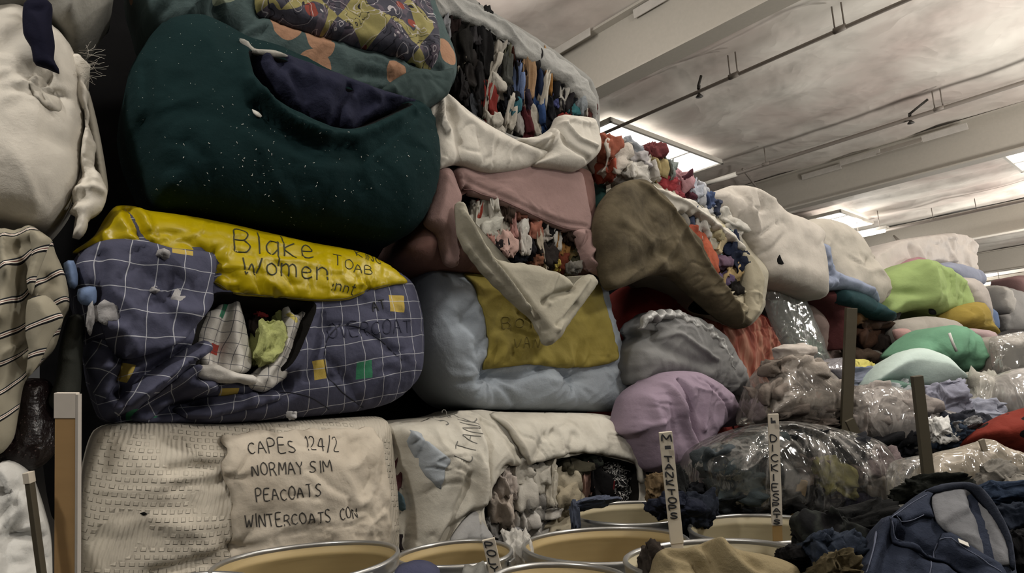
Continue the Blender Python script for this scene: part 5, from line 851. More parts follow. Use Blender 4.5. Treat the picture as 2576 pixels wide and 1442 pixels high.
L = [(2150, 800, 40, 40, 0, '#6b4a22', 'amber brown', 'garment'), (2185, 820, 50, 40, 0, '#3d2a1c', 'dark brown', 'garment'), (2225, 835, 46, 36, 0, '#5a3a22', 'brown', 'garment'), (2165, 850, 44, 50, 0, '#4a3020', 'russet', 'garment'), (2205, 865, 40, 50, 0, '#2a211c', 'black brown', 'garment'), (2240, 880, 40, 50, 0, '#4f5a5c', 'slate grey', 'garment'), (2160, 900, 50, 50, 0, '#4a3a2c', 'umber', 'garment'), (2200, 910, 40, 50, 0, '#6c6a62', 'grey', 'garment'), (2235, 925, 44, 40, 0, '#57514a', 'dull grey', 'garment'), (2262, 860, 26, 60, 0, '#1f1d1c', 'black', 'garment'), (2225, 800, 36, 24, 20, '#1a1614', 'black', 'garment'), (2260, 925, 40, 40, 0, '#8d867a', 'beige grey', 'garment'), (2225, 880, 26, 22, 0, '#6d8288', 'pale teal', 'garment')]
mouth(L, wall(-.08), .0, 'the burst brown bale', 'scraps in the burst brown bale', seed=820, n=3, depth=.1)
p9 = plane(2300, 640, 8.6, 30)
wb2 = bale([(2176, 655), (2210, 625), (2260, 604), (2392, 588), (2438, 612), (2446, 682), (2432, 694), (2380, 668), (2300, 668), (2200, 700)], p9, cloth('#cfc4ba', .8, .5), 'boxy white wrapped bale highest in the far stack', seed=830, bulge=.12, R=.08, pw=3., creases=[([(2392, 590), (2400, 640), (2402, 672)], .05, .05), ([(2290, 625), (2300, 660)], .04, -.05), ([(2310, 630), (2325, 665)], .04, .04), ([(2335, 640), (2330, 668)], .04, -.04)])
bale([(2345, 672), (2392, 660), (2456, 684), (2462, 722), (2430, 724), (2395, 705)], plane(2400, 690, 8.4, 30), cloth('#9197ab', .9), 'pale blue bale under the highest white bale of the far stack', seed=831, bulge=.12, R=.12, res=.03)
bale([(2205, 698), (2260, 668), (2310, 646), (2336, 664), (2290, 690), (2225, 706)], plane(2270, 680, 8.1, 20), cloth('#b07f86', .9), 'pink bale peeking out above the lime green bale', seed=832, bulge=.08, R=.08, res=.03)
lime = bale([(2212, 740), (2225, 692), (2300, 655), (2342, 664), (2404, 700), (2420, 750), (2434, 790), (2424, 818), (2380, 804), (2330, 796), (2290, 782), (2222, 804), (2200, 785)], plane(2320, 740, 7.4, 15), cloth('#93ac5c', .95, .85, .2), 'lime green bale in the far stack', seed=833, bulge=.2, R=.16, creases=[([(2306, 660), (2330, 720), (2345, 795)], .14, .12), ([(2310, 665), (2320, 720), (2330, 790)], .05, .08), ([(2225, 730), (2270, 738), (2310, 745)], .04, -.06), ([(2230, 790), (2270, 760), (2310, 750)], .04, .04)])
soft('tear', [(2338, 778), (2352, 780), (2356, 792), (2340, 790)], plane(2320, 740, 7.15, 15), BLK, parent=lime.o, thick=.01, res=.02, thin=True, bulge=.003, R=.02, lumps=(), wr=None, over=None)
bale([(2398, 708), (2440, 700), (2472, 740), (2488, 825), (2462, 805), (2430, 772)], plane(2440, 760, 7.6, 25), cloth('#bdb3aa', .9), 'off-white bale between the lime green bale and the yellow bale', seed=834, bulge=.15, R=.15, res=.03)
bale([(2412, 775), (2462, 760), (2482, 800), (2488, 852), (2440, 835), (2408, 812)], plane(2450, 800, 7.2, 25), cloth('#a38a1a', .9), 'mustard yellow bale at the right end of the far stack', seed=835, bulge=.15, R=.15, res=.03)
bs = bale([(2244, 835), (2262, 806), (2330, 796), (2380, 804), (2412, 830), (2400, 870), (2310, 905), (2262, 880)], plane(2320, 850, 6.9, 10), cloth('#a8a196', .9), 'beige sack below the lime green bale, pink patch at its left', 'sack', seed=836, bulge=.2, R=.2, name='sack')
soft('pink_patch', [(2250, 830), (2285, 828), (2300, 850), (2290, 872), (2262, 862)], plane(2275, 850, 6.62, 10), cloth('#b98f88', .9), parent=bs.o, thick=.03, res=.03, bulge=.05, R=.06, seed=837)
gn = bale([(2292, 890), (2350, 832), (2402, 818), (2442, 850), (2464, 900), (2458, 948), (2400, 938), (2340, 915)], plane(2390, 885, 6.1, 15), cloth('#65a07c', .95), 'emerald green bale below the lime green one', seed=838, bulge=.22, R=.22, folds=((70, 4, .03, 4),), creases=[([(2375, 840), (2380, 880), (2385, 930)], .04, -.06)])
tube('cord', [P(2388, 838, 5.83), P(2396, 862, 5.82), P(2406, 884, 5.82)], .012, flat('cord', '#d8d6d0', .8), gn.o)
bale([(2418, 832), (2470, 830), (2502, 870), (2518, 942), (2462, 948), (2450, 890)], plane(2465, 890, 6.6, 20), cloth('#b39a9a', .9), 'pale pink bale right of the emerald green bale', seed=839, bulge=.18, R=.18, res=.03)
bale([(2458, 735), (2500, 718), (2576, 738), (2680, 760), (2680, 860), (2560, 850), (2500, 835), (2470, 800)], plane(2540, 790, 10., 20), cloth('#8d8a86', .8), 'large grey bale far back at the right edge', seed=840, bulge=.25, R=.3, res=.04)
bale([(2452, 790), (2470, 770), (2500, 785), (2506, 830), (2480, 832)], plane(2480, 810, 9., 20), cloth('#5d7399', .9), 'blue cloth bundle in front of the large grey bale', 'bundle', name='bundle', seed=841, bulge=.12, R=.12, res=.03)
bale([(2502, 720), (2530, 728), (2545, 760), (2540, 790), (2520, 775)], plane(2525, 755, 9.4, 20), cloth('#a9a49c', .9), 'pale cloth hanging on the large grey bale', 'cloth', name='cloth', seed=842, bulge=.08, R=.08, res=.03)
bale([(2545, 700), (2600, 695), (2700, 720), (2700, 790), (2590, 770)], plane(2600, 740, 10.8, 20), cloth('#8f6c6a', .8), 'dull pink bale at the right edge behind the grey bale', seed=843, bulge=.2, R=.2, res=.05)
bx = bale([(2494, 860), (2520, 848), (2576, 838), (2680, 838), (2680, 960), (2560, 955), (2508, 942)], plane(2580, 890, 6., 20), cloth('#a39a90', .9), 'plastic-wrapped beige bundle at the right edge below the grey bale', 'bundle', name='bundle', seed=844, bulge=.18, R=.15)
soft('plastic_wrap', [(2490, 858), (2520, 844), (2576, 834), (2684, 834), (2684, 962), (2560, 959), (2504, 946)], plane(2580, 890, 5.85, 20), plastic('#d5d0c8', .2, key=2), parent=bx.o, thick=.006, res=.025, thin=True, bulge=.17, R=.14, seed=845)
mint = bale([(2184, 972), (2208, 922), (2250, 890), (2302, 880), (2362, 900), (2402, 940), (2422, 962), (2380, 974), (2320, 980), (2260, 960)], plane(2300, 935, 5.0, 5, 15), cloth('#c0d6cd', .95, .6, .1), 'pale mint plastic sheet mounded over clothes', 'sheet', name='sheet', thick=.35, res=.018, seed=846, bulge=.2, R=.2, folds=((20, 5, .02, 3),))
soft('hem', [(2190, 972), (2240, 955), (2300, 968), (2330, 980), (2290, 985), (2230, 985)], plane(2260, 970, 4.85, 5, 15), cloth('#6f9484', .9), parent=mint.o, thick=.1, res=.02, bulge=.05, R=.05, seed=847)
# ground heap that carries the bags, and the heaps below the far stacks
def heap(name, cx, cy, rx, ry, hgt, hexc, label, seed, top=.5):
    v, f = ico(5); q = v.copy(); q[:, 2] = np.maximum(q[:, 2], -.02); rr = np.hypot(q[:, 0], q[:, 1])
    z = np.clip((1-rr**3), 0, 1)*hgt; V = np.c_[cx+q[:, 0]*rx, cy+q[:, 1]*ry, np.where(q[:, 2] > -.02, z, 0)]; V[:, 2] += np.where(q[:, 2] > .05, .1*ridged(V*3, seed)+.08*fbm(V*2, seed), 0); V[:, 2] = np.maximum(V[:, 2], 0)
    o = obj(name, V, f, cloth(hexc, .8)); return tag(o, label, 'heap', None, 'stuff')
heap('clothes_heap', 2.9, 4.7, 1.9, 1.15, .72, '#2a2a2e', 'dark heap of loose clothes under the clear bags at right', 5)
heap('clothes_heap', 6.7, 9.1, 4.4, 3.1, 2.0, '#4a4644', 'dim heap of bundles below the far bale stack', 6)
heap('clothes_heap', 4.0, 5.15, 1.15, 1.0, 1.1, '#3a383a', 'dark heap of clothes under the white plastic bags at right', 8)
# ---- clear plastic bags
def bag(outline, pl, content, label, haze=.14, hx='#d2cec6', seed=0, bulge=.25, gloss=.1, thick=.3, knot=None, tint=.9, creases=()):
    t = soft('plastic_bag', outline, pl, plastic(hx, haze, tint, seed % 7, .9, gloss), label, 'bag', thick=thick, res=.018, bulge=bulge, R=bulge*1.1, lumps=((3, .04), (8, .008)), seed=seed, taper=.8, wr=(.02, 4.), folds=((35, 5, .016, 5),), creases=creases)
    if knot:
        k = P(*knot); V = []; 
        parts = [tube_vf([k+np.array([math.cos(a)*.07, -.02, math.sin(a)*.09+.05]), k+np.array([math.cos(a)*.03, 0, .02]), k], [.02, .012, .006], 6) for a in (0.3, 1.2, 2.1, 2.9)]
        v, f = merge(parts); obj('knot', v, f, plastic(hx, .3, .9, 3), t.o)
    return t
def contents(lst, pl, off, place, grp, seed, n=4, depth=.12): mouth(lst, pl, off, place, grp, rows=('upper', 'lower') if len(lst) > 6 else ('all',), seed=seed, n=n, depth=depth)
pb2 = plane(2000, 1190, 3.45, 8, 5)
bag([(1758, 1165), (1776, 1130), (1832, 1096), (1902, 1072), (1962, 1060), (2032, 1063), (2112, 1080), (2192, 1106), (2232, 1142), (2252, 1200), (2252, 1270), (2238, 1302), (2100, 1312), (1960, 1300), (1850, 1300), (1790, 1268), (1760, 1210)], pb2, None, 'big clear plastic bag of dark clothes behind the white-rimmed drum', .05, seed=901, bulge=.24, thick=.35, gloss=.08, creases=[([(1960, 1062), (2040, 1072), (2110, 1110), (2150, 1180), (2190, 1290)], .012, .035), ([(2000, 1064), (2080, 1095), (2110, 1180), (2120, 1300)], .012, .03), ([(1960, 1070), (1900, 1120), (1860, 1180)], .012, .025), ([(2130, 1090), (2180, 1150), (2230, 1260)], .012, .03), ([(1960, 1066), (2020, 1110), (2050, 1190), (2080, 1290)], .01, -.025), ([(1800, 1130), (1850, 1110), (1930, 1090)], .012, .03), ([(1840, 1200), (1880, 1180), (1920, 1140)], .012, .03)])
L = [(1815, 1160, 90, 70, 10, '#4a5358', 'slate grey', 'garment'), (1850, 1215, 130, 80, 0, '#3f4a4d', 'dark grey green', 'garment'), (1900, 1130, 110, 70, 10, '#3a4446', 'dark teal grey', 'garment'), (1930, 1190, 100, 80, 0, '#1a1d20', 'black', 'garment'), (1860, 1265, 120, 50, 0, '#23282b', 'charcoal', 'garment'), (2000, 1120, 120, 60, 0, '#16181a', 'black', 'garment'), (2010, 1180, 80, 60, 0, '#6b5c55', 'mauve grey', 'garment'), (2080, 1200, 80, 90, 0, '#8a8446', 'olive yellow', 'garment'), (2050, 1250, 90, 60, 0, '#1c1620', 'dark plum', 'garment'), (2110, 1140, 90, 70, 0, '#2b2d33', 'dark slate', 'garment'), (2150, 1190, 90, 90, 0, '#80706a', 'dusty mauve', 'garment'), (2190, 1170, 70, 80, 0, '#7f6f70', 'greyish pink', 'garment'), (2120, 1260, 90, 60, 0, '#24203a', 'violet black', 'garment'), (2200, 1240, 80, 80, 0, '#8f857c', 'pale grey', 'garment'), (1960, 1255, 80, 60, 0, '#0f0f10', 'black', 'garment')]
contents(L, pb2, .02, 'the big clear bag', 'clothes in the big clear bag', 910, 4, .12)
pb1 = plane(2010, 990, 4.4, 10, 5)
bag([(1893, 1045), (1905, 990), (1926, 942), (1962, 902), (2002, 890), (2050, 915), (2096, 952), (2122, 1010), (2142, 1062), (2140, 1088), (2060, 1085), (1960, 1066), (1900, 1066)], pb1, None, 'clear bag bulging upright with beige clothes behind the tall lettered stake', .2, '#c4b8ac', seed=921, bulge=.22)
L = [(1960, 930, 60, 50, 0, '#8d8074', 'taupe', 'garment'), (2010, 940, 90, 70, 0, '#b5a99c', 'beige', 'garment'), (1940, 1000, 70, 70, 0, '#8c7f74', 'brown grey', 'garment'), (2010, 1010, 90, 60, 0, '#b9aea2', 'pale beige', 'garment'), (2070, 1000, 80, 80, 0, '#a09488', 'grey beige', 'garment'), (1970, 1045, 90, 40, 0, '#6e635a', 'dark taupe', 'garment'), (2060, 1060, 100, 40, 0, '#544a42', 'dark brown', 'garment'), (2110, 1050, 50, 60, 0, '#90857c', 'dull beige', 'garment')]
contents(L, pb1, .0, 'the upright clear bag', 'clothes in the upright clear bag', 930, 4, .14)
prag('sheet', plane(1995, 890, 4.7), .0, 1995, 888, 90, 44, cloth('#c2b8ae', .95), 0, .12, label='small cream bundle above the upright clear bag by the rust cloth', cat='bundle', seed=935, n=4, crump=.15)
bag([(2040, 930), (2075, 915), (2120, 900), (2135, 950), (2140, 1010), (2110, 990), (2080, 950)], plane(2095, 950, 5.0, 10), None, 'pale lilac-tinted plastic bag behind the upright clear bag', .55, '#a9a5ac', seed=937, bulge=.1, thick=.2)
pb3 = plane(2240, 1070, 4.3, 5, 10)
bag([(2112, 1012), (2142, 975), (2202, 966), (2272, 984), (2332, 1020), (2402, 1050), (2404, 1132), (2332, 1164), (2262, 1148), (2182, 1128), (2132, 1085)], pb3, None, 'pale crinkled plastic bag over black clothes left of the leaning dark stake', .3, '#d4cbc4', seed=941, bulge=.2)
L = [(2180, 1010, 90, 60, 0, '#b0a69e', 'pale grey', 'garment'), (2260, 1030, 100, 60, 0, '#a49a93', 'grey beige', 'garment'), (2170, 1070, 80, 60, 0, '#8f857e', 'taupe', 'garment'), (2220, 1110, 110, 60, 15, '#17181c', 'black', 'garment'), (2290, 1120, 100, 60, 10, '#1c1e24', 'dark navy', 'garment'), (2340, 1080, 80, 60, 0, '#77777c', 'grey', 'garment')]
contents(L, pb3, .0, 'in the pale crinkled bag', 'clothes in the pale crinkled bag', 950, 4, .12)
pb4 = plane(2500, 995, 5.0, 0, 10)
bag([(2398, 1030), (2412, 960), (2432, 936), (2480, 945), (2520, 962), (2530, 1010), (2520, 1060), (2450, 1062), (2410, 1055)], pb4, None, 'white plastic bag right of the mint sheet', .5, '#d6d2c6', seed=961, bulge=.18)
bag([(2500, 1000), (2512, 950), (2545, 930), (2620, 925), (2690, 960), (2690, 1050), (2600, 1060), (2530, 1050)], plane(2580, 990, 4.8, 0, 10), None, 'white plastic bag at the right edge above the red cloth', .5, '#d6d0ca', seed=962, bulge=.18)
contents([(2460, 1000, 110, 90, 0, '#b5b2a4', 'pale cream', 'garment')], pb4, .0, 'inside the white bag by the mint sheet', 'clothes in the white bag', 963, 4, .12); contents([(2590, 1000, 140, 90, 0, '#b3aca6', 'pale grey', 'garment')], plane(2580, 990, 4.85, 0, 10), .0, 'inside the white bag at the right edge', 'clothes in the edge bag', 965, 4, .12)
def loose(name, px, py, D, w, h, hexc, label, rot=0, seed=0, cat='garment', n=5, yaw=0, tilt=25, depth=.12, crump=.3, mat=None, **kw):
    return prag(name, plane(px, py, D, yaw, tilt), 0, px, py, w, h, mat or cloth(hexc, .95, wr=.5), rot, depth, label=label, cat=cat, seed=seed, n=n, crump=crump, pleat=.08, **kw)
loose('shirt', 2370, 1010, 4.5, 110, 70, '#8e90a2', 'blue-grey shirt lying below the mint sheet', 5, 971, 'shirt')
loose('shirt', 2455, 1040, 4.5, 120, 46, '#9296a6', 'pale blue-grey shirt right of the other blue-grey shirt', -10, 972, 'shirt')
loose('garment', 2400, 1075, 4.2, 130, 60, '#22252e', 'dark navy garment below the blue-grey shirts', 0, 973)
loose('jacket', 2420, 1100, 4.0, 120, 50, '#2f3d4f', 'dark blue garment with a glittering white trim beside the leaning stake', 0, 974)
loose('garment', 2420, 1080, 3.95, 60, 24, '#7f7f80', 'small grey cloth on the dark blue garment', 10, 975)
loose('trim_cloth', 2362, 1080, 3.95, 54, 46, '#d6d6d2', 'glittering white ruffled scrap right of the leaning dark stake', 0, 976, 'cloth', crump=.5, depth=.05)
loose('garment', 2150, 955, 5.2, 120, 36, '#7b8296', 'grey-blue cloth left of the mint sheet', 0, 977)
loose('bag', 2170, 930, 5.3, 66, 34, '#c9be4a', 'small bright yellow packet left of the mint sheet', 0, 978, 'packet', depth=.06)
loose('garment', 2230, 995, 4.9, 120, 50, '#a3aaac', 'pale grey cloth just under the mint sheet', 0, 979)
def redspot():
    t = NT('red_spotted'); ob = t.new('ShaderNodeTexCoord').outputs['Object']; v = t.new('ShaderNodeTexVoronoi', Scale=9.); t.set(v.inputs['Vector'], ob)
    return t.out(t.mix(t.math('LESS_THAN', v.outputs['Distance'], .3), lc('#8f2a15', .8), lc('#140b0a')), .85, t.bump(t.noise(ob, 14., 4.), .5, .02), .2)
soft('garment', [(2448, 1104), (2462, 1080), (2500, 1052), (2540, 1036), (2600, 1022), (2680, 1030), (2680, 1150), (2590, 1142), (2530, 1128), (2490, 1118)], plane(2550, 1085, 3.8, 0, 20), redspot(), 'bright red garment with black spots at the right edge', 'garment', thick=.25, res=.018, bulge=.16, R=.16, lumps=((4, .05),), seed=981, folds=((30, 6, .03, 3),))
# ================================================================== fibre drums, stakes and the clothes in front
STEEL = flat('galvanised_steel', '#b5b5b2', .34, .8, g=1., spec=.5)
def kraft(hexc, nm):
    t = NT(nm); ob = t.new('ShaderNodeTexCoord').outputs['Object']; m = t.new('ShaderNodeMapping'); t.set(m.inputs[0], ob); m.inputs['Scale'].default_value = (1, 1, 14)
    n = t.noise(m.outputs[0], 3., 3.); c = t.mix(t.math('MULTIPLY', n, .5), lc(hexc), tuple(x*.72 for x in lc(hexc))); return t.out(c, .55, t.bump(n, .1, .004), .35)
KRAFT = kraft('#b59c60', 'kraft_board'); CRM = kraft('#b5a882', 'cream_board'); NAVY = kraft('#23263a', 'navy_board'); OUTG = kraft('#8d9496', 'grey_board')
def drum(px, py, wpx, z, outm, inm, label, tilt=(0, 0), rimm=None):
    c = Q(px, py, z); D = proj(c)[2]; r = wpx/2*D/FPX; t = thing('drum', label, 'drum', (c[0], c[1], 0)); t.rotation_euler = (0, 0, 0)
    n = 64; an = np.linspace(0, 2*math.pi, n, endpoint=False); H = z
    def lathe(name, prof, mat, par):
        V = []; Fc = []
        for rr, zz in prof:
            k = (zz/H)
            V += [(c[0]+rr*math.cos(a)+tilt[0]*k, c[1]+rr*math.sin(a)+tilt[1]*k, zz+.004*math.sin(2*a+px)) for a in an]
        for i in range(len(prof)-1):
            for k in range(n): Fc.append((i*n+k, i*n+(k+1) % n, (i+1)*n+(k+1) % n, (i+1)*n+k))
        return obj(name, V, Fc, mat, par)
    lathe('shell', [(.001, .004), (r-.012, .004), (r-.004, .03), (r-.003, H*.5), (r-.002, H-.02), (r-.006, H-.01)], outm, t)
    lathe('inner_wall', [(r-.006, H-.01), (r-.010, H-.02), (r-.018, H-.03), (r-.019, H-.042), (r-.012, H-.052), (r-.012, H*.5), (r-.016, .05), (.001, .045)], inm, t)
    b = .011
    lathe('rim', [(r-.006, H-.010), (r-.009, H-.002), (r-.007, H+.005), (r, H+.008), (r+.006, H+.004), (r+.008, H-.004), (r+.004, H-.012), (r+.002, H-.034), (r+.004, H-.04), (r+.001, H-.046), (r-.002, H-.048)], rimm or STEEL, t)
    lathe('base_band', [(r-.003, .07), (r+.004, .065), (r+.006, .01), (r-.003, .004)], STEEL, t)
    for zz in (H*.36,): lathe('hoop', [(r-.003, zz-.012), (r+.003, zz-.006), (r+.003, zz+.006), (r-.003, zz+.012)], outm, t)
    # wooden block lever of the closing band
    a = math.radians(-60+px % 50); d = np.array([math.cos(a), math.sin(a), 0]); s = np.array([-d[1], d[0], 0])
    box('band_latch', c+d*(r+.012)+np.array([tilt[0], tilt[1], -.03]), d*.006, s*.03, np.array([0, 0, .012]), STEEL, t, .003)
    return c, r, t
dA = drum(774, 1411, 448, .93, OUTG, KRAFT, 'empty tan-lined drum in front of the cream handwritten bale')
dB = drum(1143, 1393, 288, .85, KRAFT, KRAFT, 'small tan drum between two larger ones, lettered stake leaning in it')
dC = drum(1522, 1367, 410, .85, KRAFT, KRAFT, 'tan drum before the torn white bale, behind the stake with two words')
dD = drum(1604, 1287, 336, .85, NAVY, CRM, 'navy drum with denim over its left rim, behind the tan drums')
dE = drum(1920, 1328, 362, .85, OUTG, CRM, 'cream drum with pale steel rim in front of the big clear bag')
dF = drum(1804, 1408, 458, .93, OUTG, CRM, 'cream-lined drum heaped with khaki garments')
dG = drum(1398, 1462, 352, .93, KRAFT, KRAFT, 'tan drum lowest in the picture, only its far rim showing')
dH = drum(2420, 1240, 350, .9, OUTG, CRM, 'cream drum lined with clear plastic at right behind the denim jacket')
dI = drum(450, 1494, 380, .93, OUTG, KRAFT, 'drum at the bottom edge left of the empty tan-lined drum, rim only')
dJ = drum(2330, 1460, 440, .93, NAVY, CRM, 'drum beneath the denim jacket at the bottom right')
WOOD = kraft('#a8833f', 'lath_wood'); DWOOD = kraft('#4d4634', 'weathered_wood'); PAPER = flat('paper_label', '#d3c8b4', .7)
class Flat:   # a plain board face to write on
    def __init__(s, pl): s.pl = pl; s.plf = pl
    def h(s, x): return np.zeros(len(x))
def stake(top, bot, wpx, D, label, wood, cover=None, text=None, ext=.5, thick=.008, lean=0., name='stake', yaw=0., Db=None, ink=INK, hp=30, toptxt=None, covmat=None):
    a = P(*top, D); b = P(*bot, Db or D); up = (a-b)/np.linalg.norm(a-b); b2 = b-up*ext; w = wpx*D/FPX/2
    y = math.radians(yaw); U = np.array([math.cos(y), math.sin(y), 0]); U = U-up*(U@up); U /= np.linalg.norm(U); N = np.cross(U, up)
    t = thing(name, label, 'stake', tuple(b2))
    box('lath', (a+b2)/2, U*w, up*np.linalg.norm(a-b2)/2, N*thick/2, wood, t, .0015)
    if cover:
        c0 = a+up*.004; c1 = a+(b-a)*cover
        box('paper_label', (c0+c1)/2, U*(w+.0015), up*np.linalg.norm(c0-c1)/2, N*(thick/2+.0015), covmat or PAPER, t, .001)
    fl = Flat(Plane(a+N*(thick/2+.003), U, up))
    for tx, f0, f1, h in (text or ()):
        p0 = np.array(top, float)+(np.array(bot, float)-np.array(top))*f0; p1 = np.array(top, float)+(np.array(bot, float)-np.array(top))*f1
        write('lettering', tx, p0, p1, h, fl, ink, t, .0045, vert=True, up=(1, .03), lift=.001)
    return t, a, b, up, U, N
stake((1674, 1090), (1703, 1368), 30, 2.02, 'white lettered stake in the khaki drum, letter M above two words', PAPER, .995, [('M', .0, .085, 22), ('TANK', .2, .48, 20), ('TOPS', .5, .78, 20)], .4, covmat=flat('paint_white', '#d8cdb6', .7))
tk = bpy.context.scene.objects
def blot(par_top, px, py, w, h, D, parent):
    pl = plane(px, py, D); v, f = box_vf(P(px, py, D), pl.U*w*D/FPX/2, pl.V*h*D/FPX/2, pl.N*.001); return obj('ink_block', v, f, INK, parent, smooth=False)
st = [o for o in bpy.data.objects if o.name.startswith('stake')][0]
blot(None, 1680, 1126, 15, 9, 2.005, st)
s2 = stake((1945, 1044), (1956, 1352), 24, 2.62, 'tallest lettered stake, standing in the cream drum before the big clear bag', WOOD, .9, [('DICKIES', .15, .71, 18), ('PATS', .71, .895, 18)], .5)
blot(None, 1945, 1062, 12, 7, 2.6, s2[0]); blot(None, 1941, 1058, 4, 14, 2.6, s2[0])
stake((1229, 1359), (1252, 1462), 30, 2.27, 'short lettered stake leaning in the small tan drum', PAPER, .99, [('POLY', .02, .8, 22)], .87)
s4 = stake((168, 992), (166, 1470), 53, 1.75, 'wide tan label board with a white taped top at the left', kraft('#b28a4e', 'tan_board'), .125, None, .6, .012, covmat=flat('tape_white', '#d3c9bb', .6)); 
box('edge_strip', (s4[1]+s4[2]-s4[3]*.6)/2+s4[4]*(.0315), s4[4]*.0035, s4[3]*(np.linalg.norm(s4[1]-s4[2])+.6)/2, s4[5]*.0075, flat('edge_white', '#b5ada3', .7), s4[0])
stake((72, 1192), (106, 1450), 13, 1.7, 'thin pointed stake at the left edge before the white padding', DWOOD, .09, None, .5, .02, covmat=PAPER)
stake((2141, 775), (2132, 988), 27, 4.2, 'dark weathered stake standing tallest before the brown scraps', DWOOD, None, None, .35, .03)
stake((2306, 946), (2338, 1226), 26, 3.0, 'dark weathered stake leaning in the plastic-lined drum', DWOOD, None, None, .45, .025)
stake((2136, 1056), (2156, 1098), 22, 3.9, 'short brown stake between the clear bags', DWOOD, None, None, .2, .02)
stake((2468, 1106), (2494, 1182), 14, 3.3, 'thin pale stake poking through the plastic drum liner', kraft('#8d8270', 'pale_wood'), None, None, .3, .012)
stake((2018, 1208), (2002, 1292), 26, 3.3, 'brown stake seen through the big clear bag', WOOD, None, None, .75, .02)
# ---- plastic liner of the right drum and cloth on it
soft('plastic_liner', [(2285, 1222), (2310, 1180), (2345, 1142), (2400, 1128), (2460, 1110), (2482, 1104), (2530, 1128), (2600, 1150), (2640, 1210), (2560, 1215), (2480, 1225), (2380, 1222), (2320, 1232)], plane(2440, 1175, 3.35, 0, 15), plastic('#cfc2ac', .5, .85, 2, .8, .12), 'crinkled translucent plastic liner standing out of the right drum', 'plastic liner', thick=.05, res=.018, bulge=.08, R=.08, seed=1001, folds=((60, 8, .025, 4),))
bag([(2250, 1215), (2262, 1160), (2330, 1145), (2330, 1180), (2290, 1215), (2300, 1300), (2262, 1300)], plane(2285, 1210, 3.1, 0, 10), None, 'shiny clear plastic scrap hanging left of the plastic-lined drum', .2, seed=1002, bulge=.06, thick=.08, gloss=.2)
loose('sleeve', 2505, 1200, 2.95, 90, 56, '#77736b', 'grey sleeve resting on the rim of the plastic-lined drum', 25, 1003, depth=.07)
loose('garment', 2545, 1225, 2.9, 70, 40, '#8d887e', 'pale grey cloth right of the grey sleeve', -20, 1004, depth=.06)
# ---- denim on the right
DEN = cloth('#363f54', .75, .9, .35, .5, wr=.5, dirtc='#1b2537'); DEN2 = cloth('#2a3140', .75, .9, .4, .5, wr=.5)
pj = plane(2350, 1380, 1.78, 0, 32)
PJ = lambda o: Plane(pj.O+pj.N*o, pj.U, pj.V)
JS = soft('denim_jacket', [(2120, 1600), (2150, 1460), (2180, 1390), (2208, 1318), (2222, 1302), (2240, 1300), (2262, 1280), (2300, 1250), (2345, 1226), (2420, 1218), (2462, 1240), (2500, 1290), (2536, 1362), (2548, 1440), (2560, 1600), (2350, 1640)], pj, DEN, 'blue denim jacket with open collar and grey lining heaped at the bottom right', 'jacket', thick=.2, res=.009, bulge=.06, R=.06, seed=1011, lumps=((5, .015),), wr=(.008, 9.),
          creases=[([(2235, 1310), (2215, 1360), (2190, 1440)], .016, .03), ([(2260, 1350), (2235, 1400), (2215, 1470)], .02, -.03), ([(2290, 1365), (2260, 1430), (2250, 1500)], .018, .02), ([(2270, 1350), (2320, 1385), (2380, 1410), (2440, 1440)], .012, -.03), ([(2380, 1420), (2350, 1480)], .012, .015)])
soft('lining', [(2345, 1250), (2365, 1238), (2420, 1230), (2450, 1250), (2495, 1310), (2528, 1372), (2536, 1425), (2500, 1420), (2440, 1380), (2395, 1350), (2352, 1318)], PJ(.062), cloth('#85878c', .8), parent=JS.o, thick=.008, res=.009, thin=True, bulge=.008, R=.04, over=JS, lift=.01, seed=1012, lumps=((6, .012),), wr=(.005, 9.), creases=[([(2450, 1250), (2478, 1330), (2496, 1400)], .012, -.025), ([(2365, 1315), (2400, 1290), (2430, 1280)], .01, .01)])
CS1 = soft('collar', [(2240, 1302), (2262, 1278), (2300, 1250), (2342, 1228), (2352, 1236), (2338, 1262), (2350, 1310), (2330, 1295), (2290, 1310), (2274, 1316), (2270, 1298), (2258, 1290)], PJ(.07), DEN, parent=JS.o, thick=.012, res=.008, thin=True, bulge=.008, R=.02, over=JS, lift=.014, seed=1013, lumps=((7, .008),))
soft('collar', [(2340, 1224), (2420, 1212), (2462, 1232), (2502, 1285), (2538, 1360), (2552, 1432), (2540, 1432), (2526, 1368), (2490, 1302), (2450, 1248), (2418, 1230), (2352, 1238)], PJ(.07), DEN2, parent=JS.o, thick=.012, res=.008, thin=True, bulge=.008, R=.012, over=JS, lift=.016, seed=1014, lumps=((7, .006),))
CS2 = soft('placket', [(2240, 1300), (2256, 1318), (2262, 1345), (2300, 1370), (2355, 1390), (2362, 1372), (2366, 1345), (2390, 1342), (2440, 1376), (2480, 1402), (2520, 1430), (2530, 1500), (2480, 1470), (2400, 1415), (2360, 1402), (2290, 1385), (2250, 1350)], PJ(.07), DEN, parent=JS.o, thick=.012, res=.008, thin=True, bulge=.006, R=.015, over=JS, lift=.016, seed=1015, lumps=((7, .006),))
TH = flat('denim_thread', '#596178', .8)
seam('stitching', [[(2246, 1298), (2266, 1282), (2302, 1255), (2342, 1233)], [(2262, 1292), (2276, 1306), (2300, 1303), (2330, 1290)]], CS1, TH, JS.o, .002, .002)
seam('stitching', [[(2248, 1306), (2264, 1340), (2302, 1364), (2352, 1384)], [(2370, 1352), (2392, 1350), (2440, 1384), (2482, 1410), (2520, 1438)], [(2364, 1392), (2366, 1360)]], CS2, TH, JS.o, .002, .002)
seam('stitching', [[(2345, 1400), (2335, 1450), (2320, 1500)], [(2215, 1325), (2200, 1380), (2180, 1440)]], JS, TH, JS.o, .002, .003)
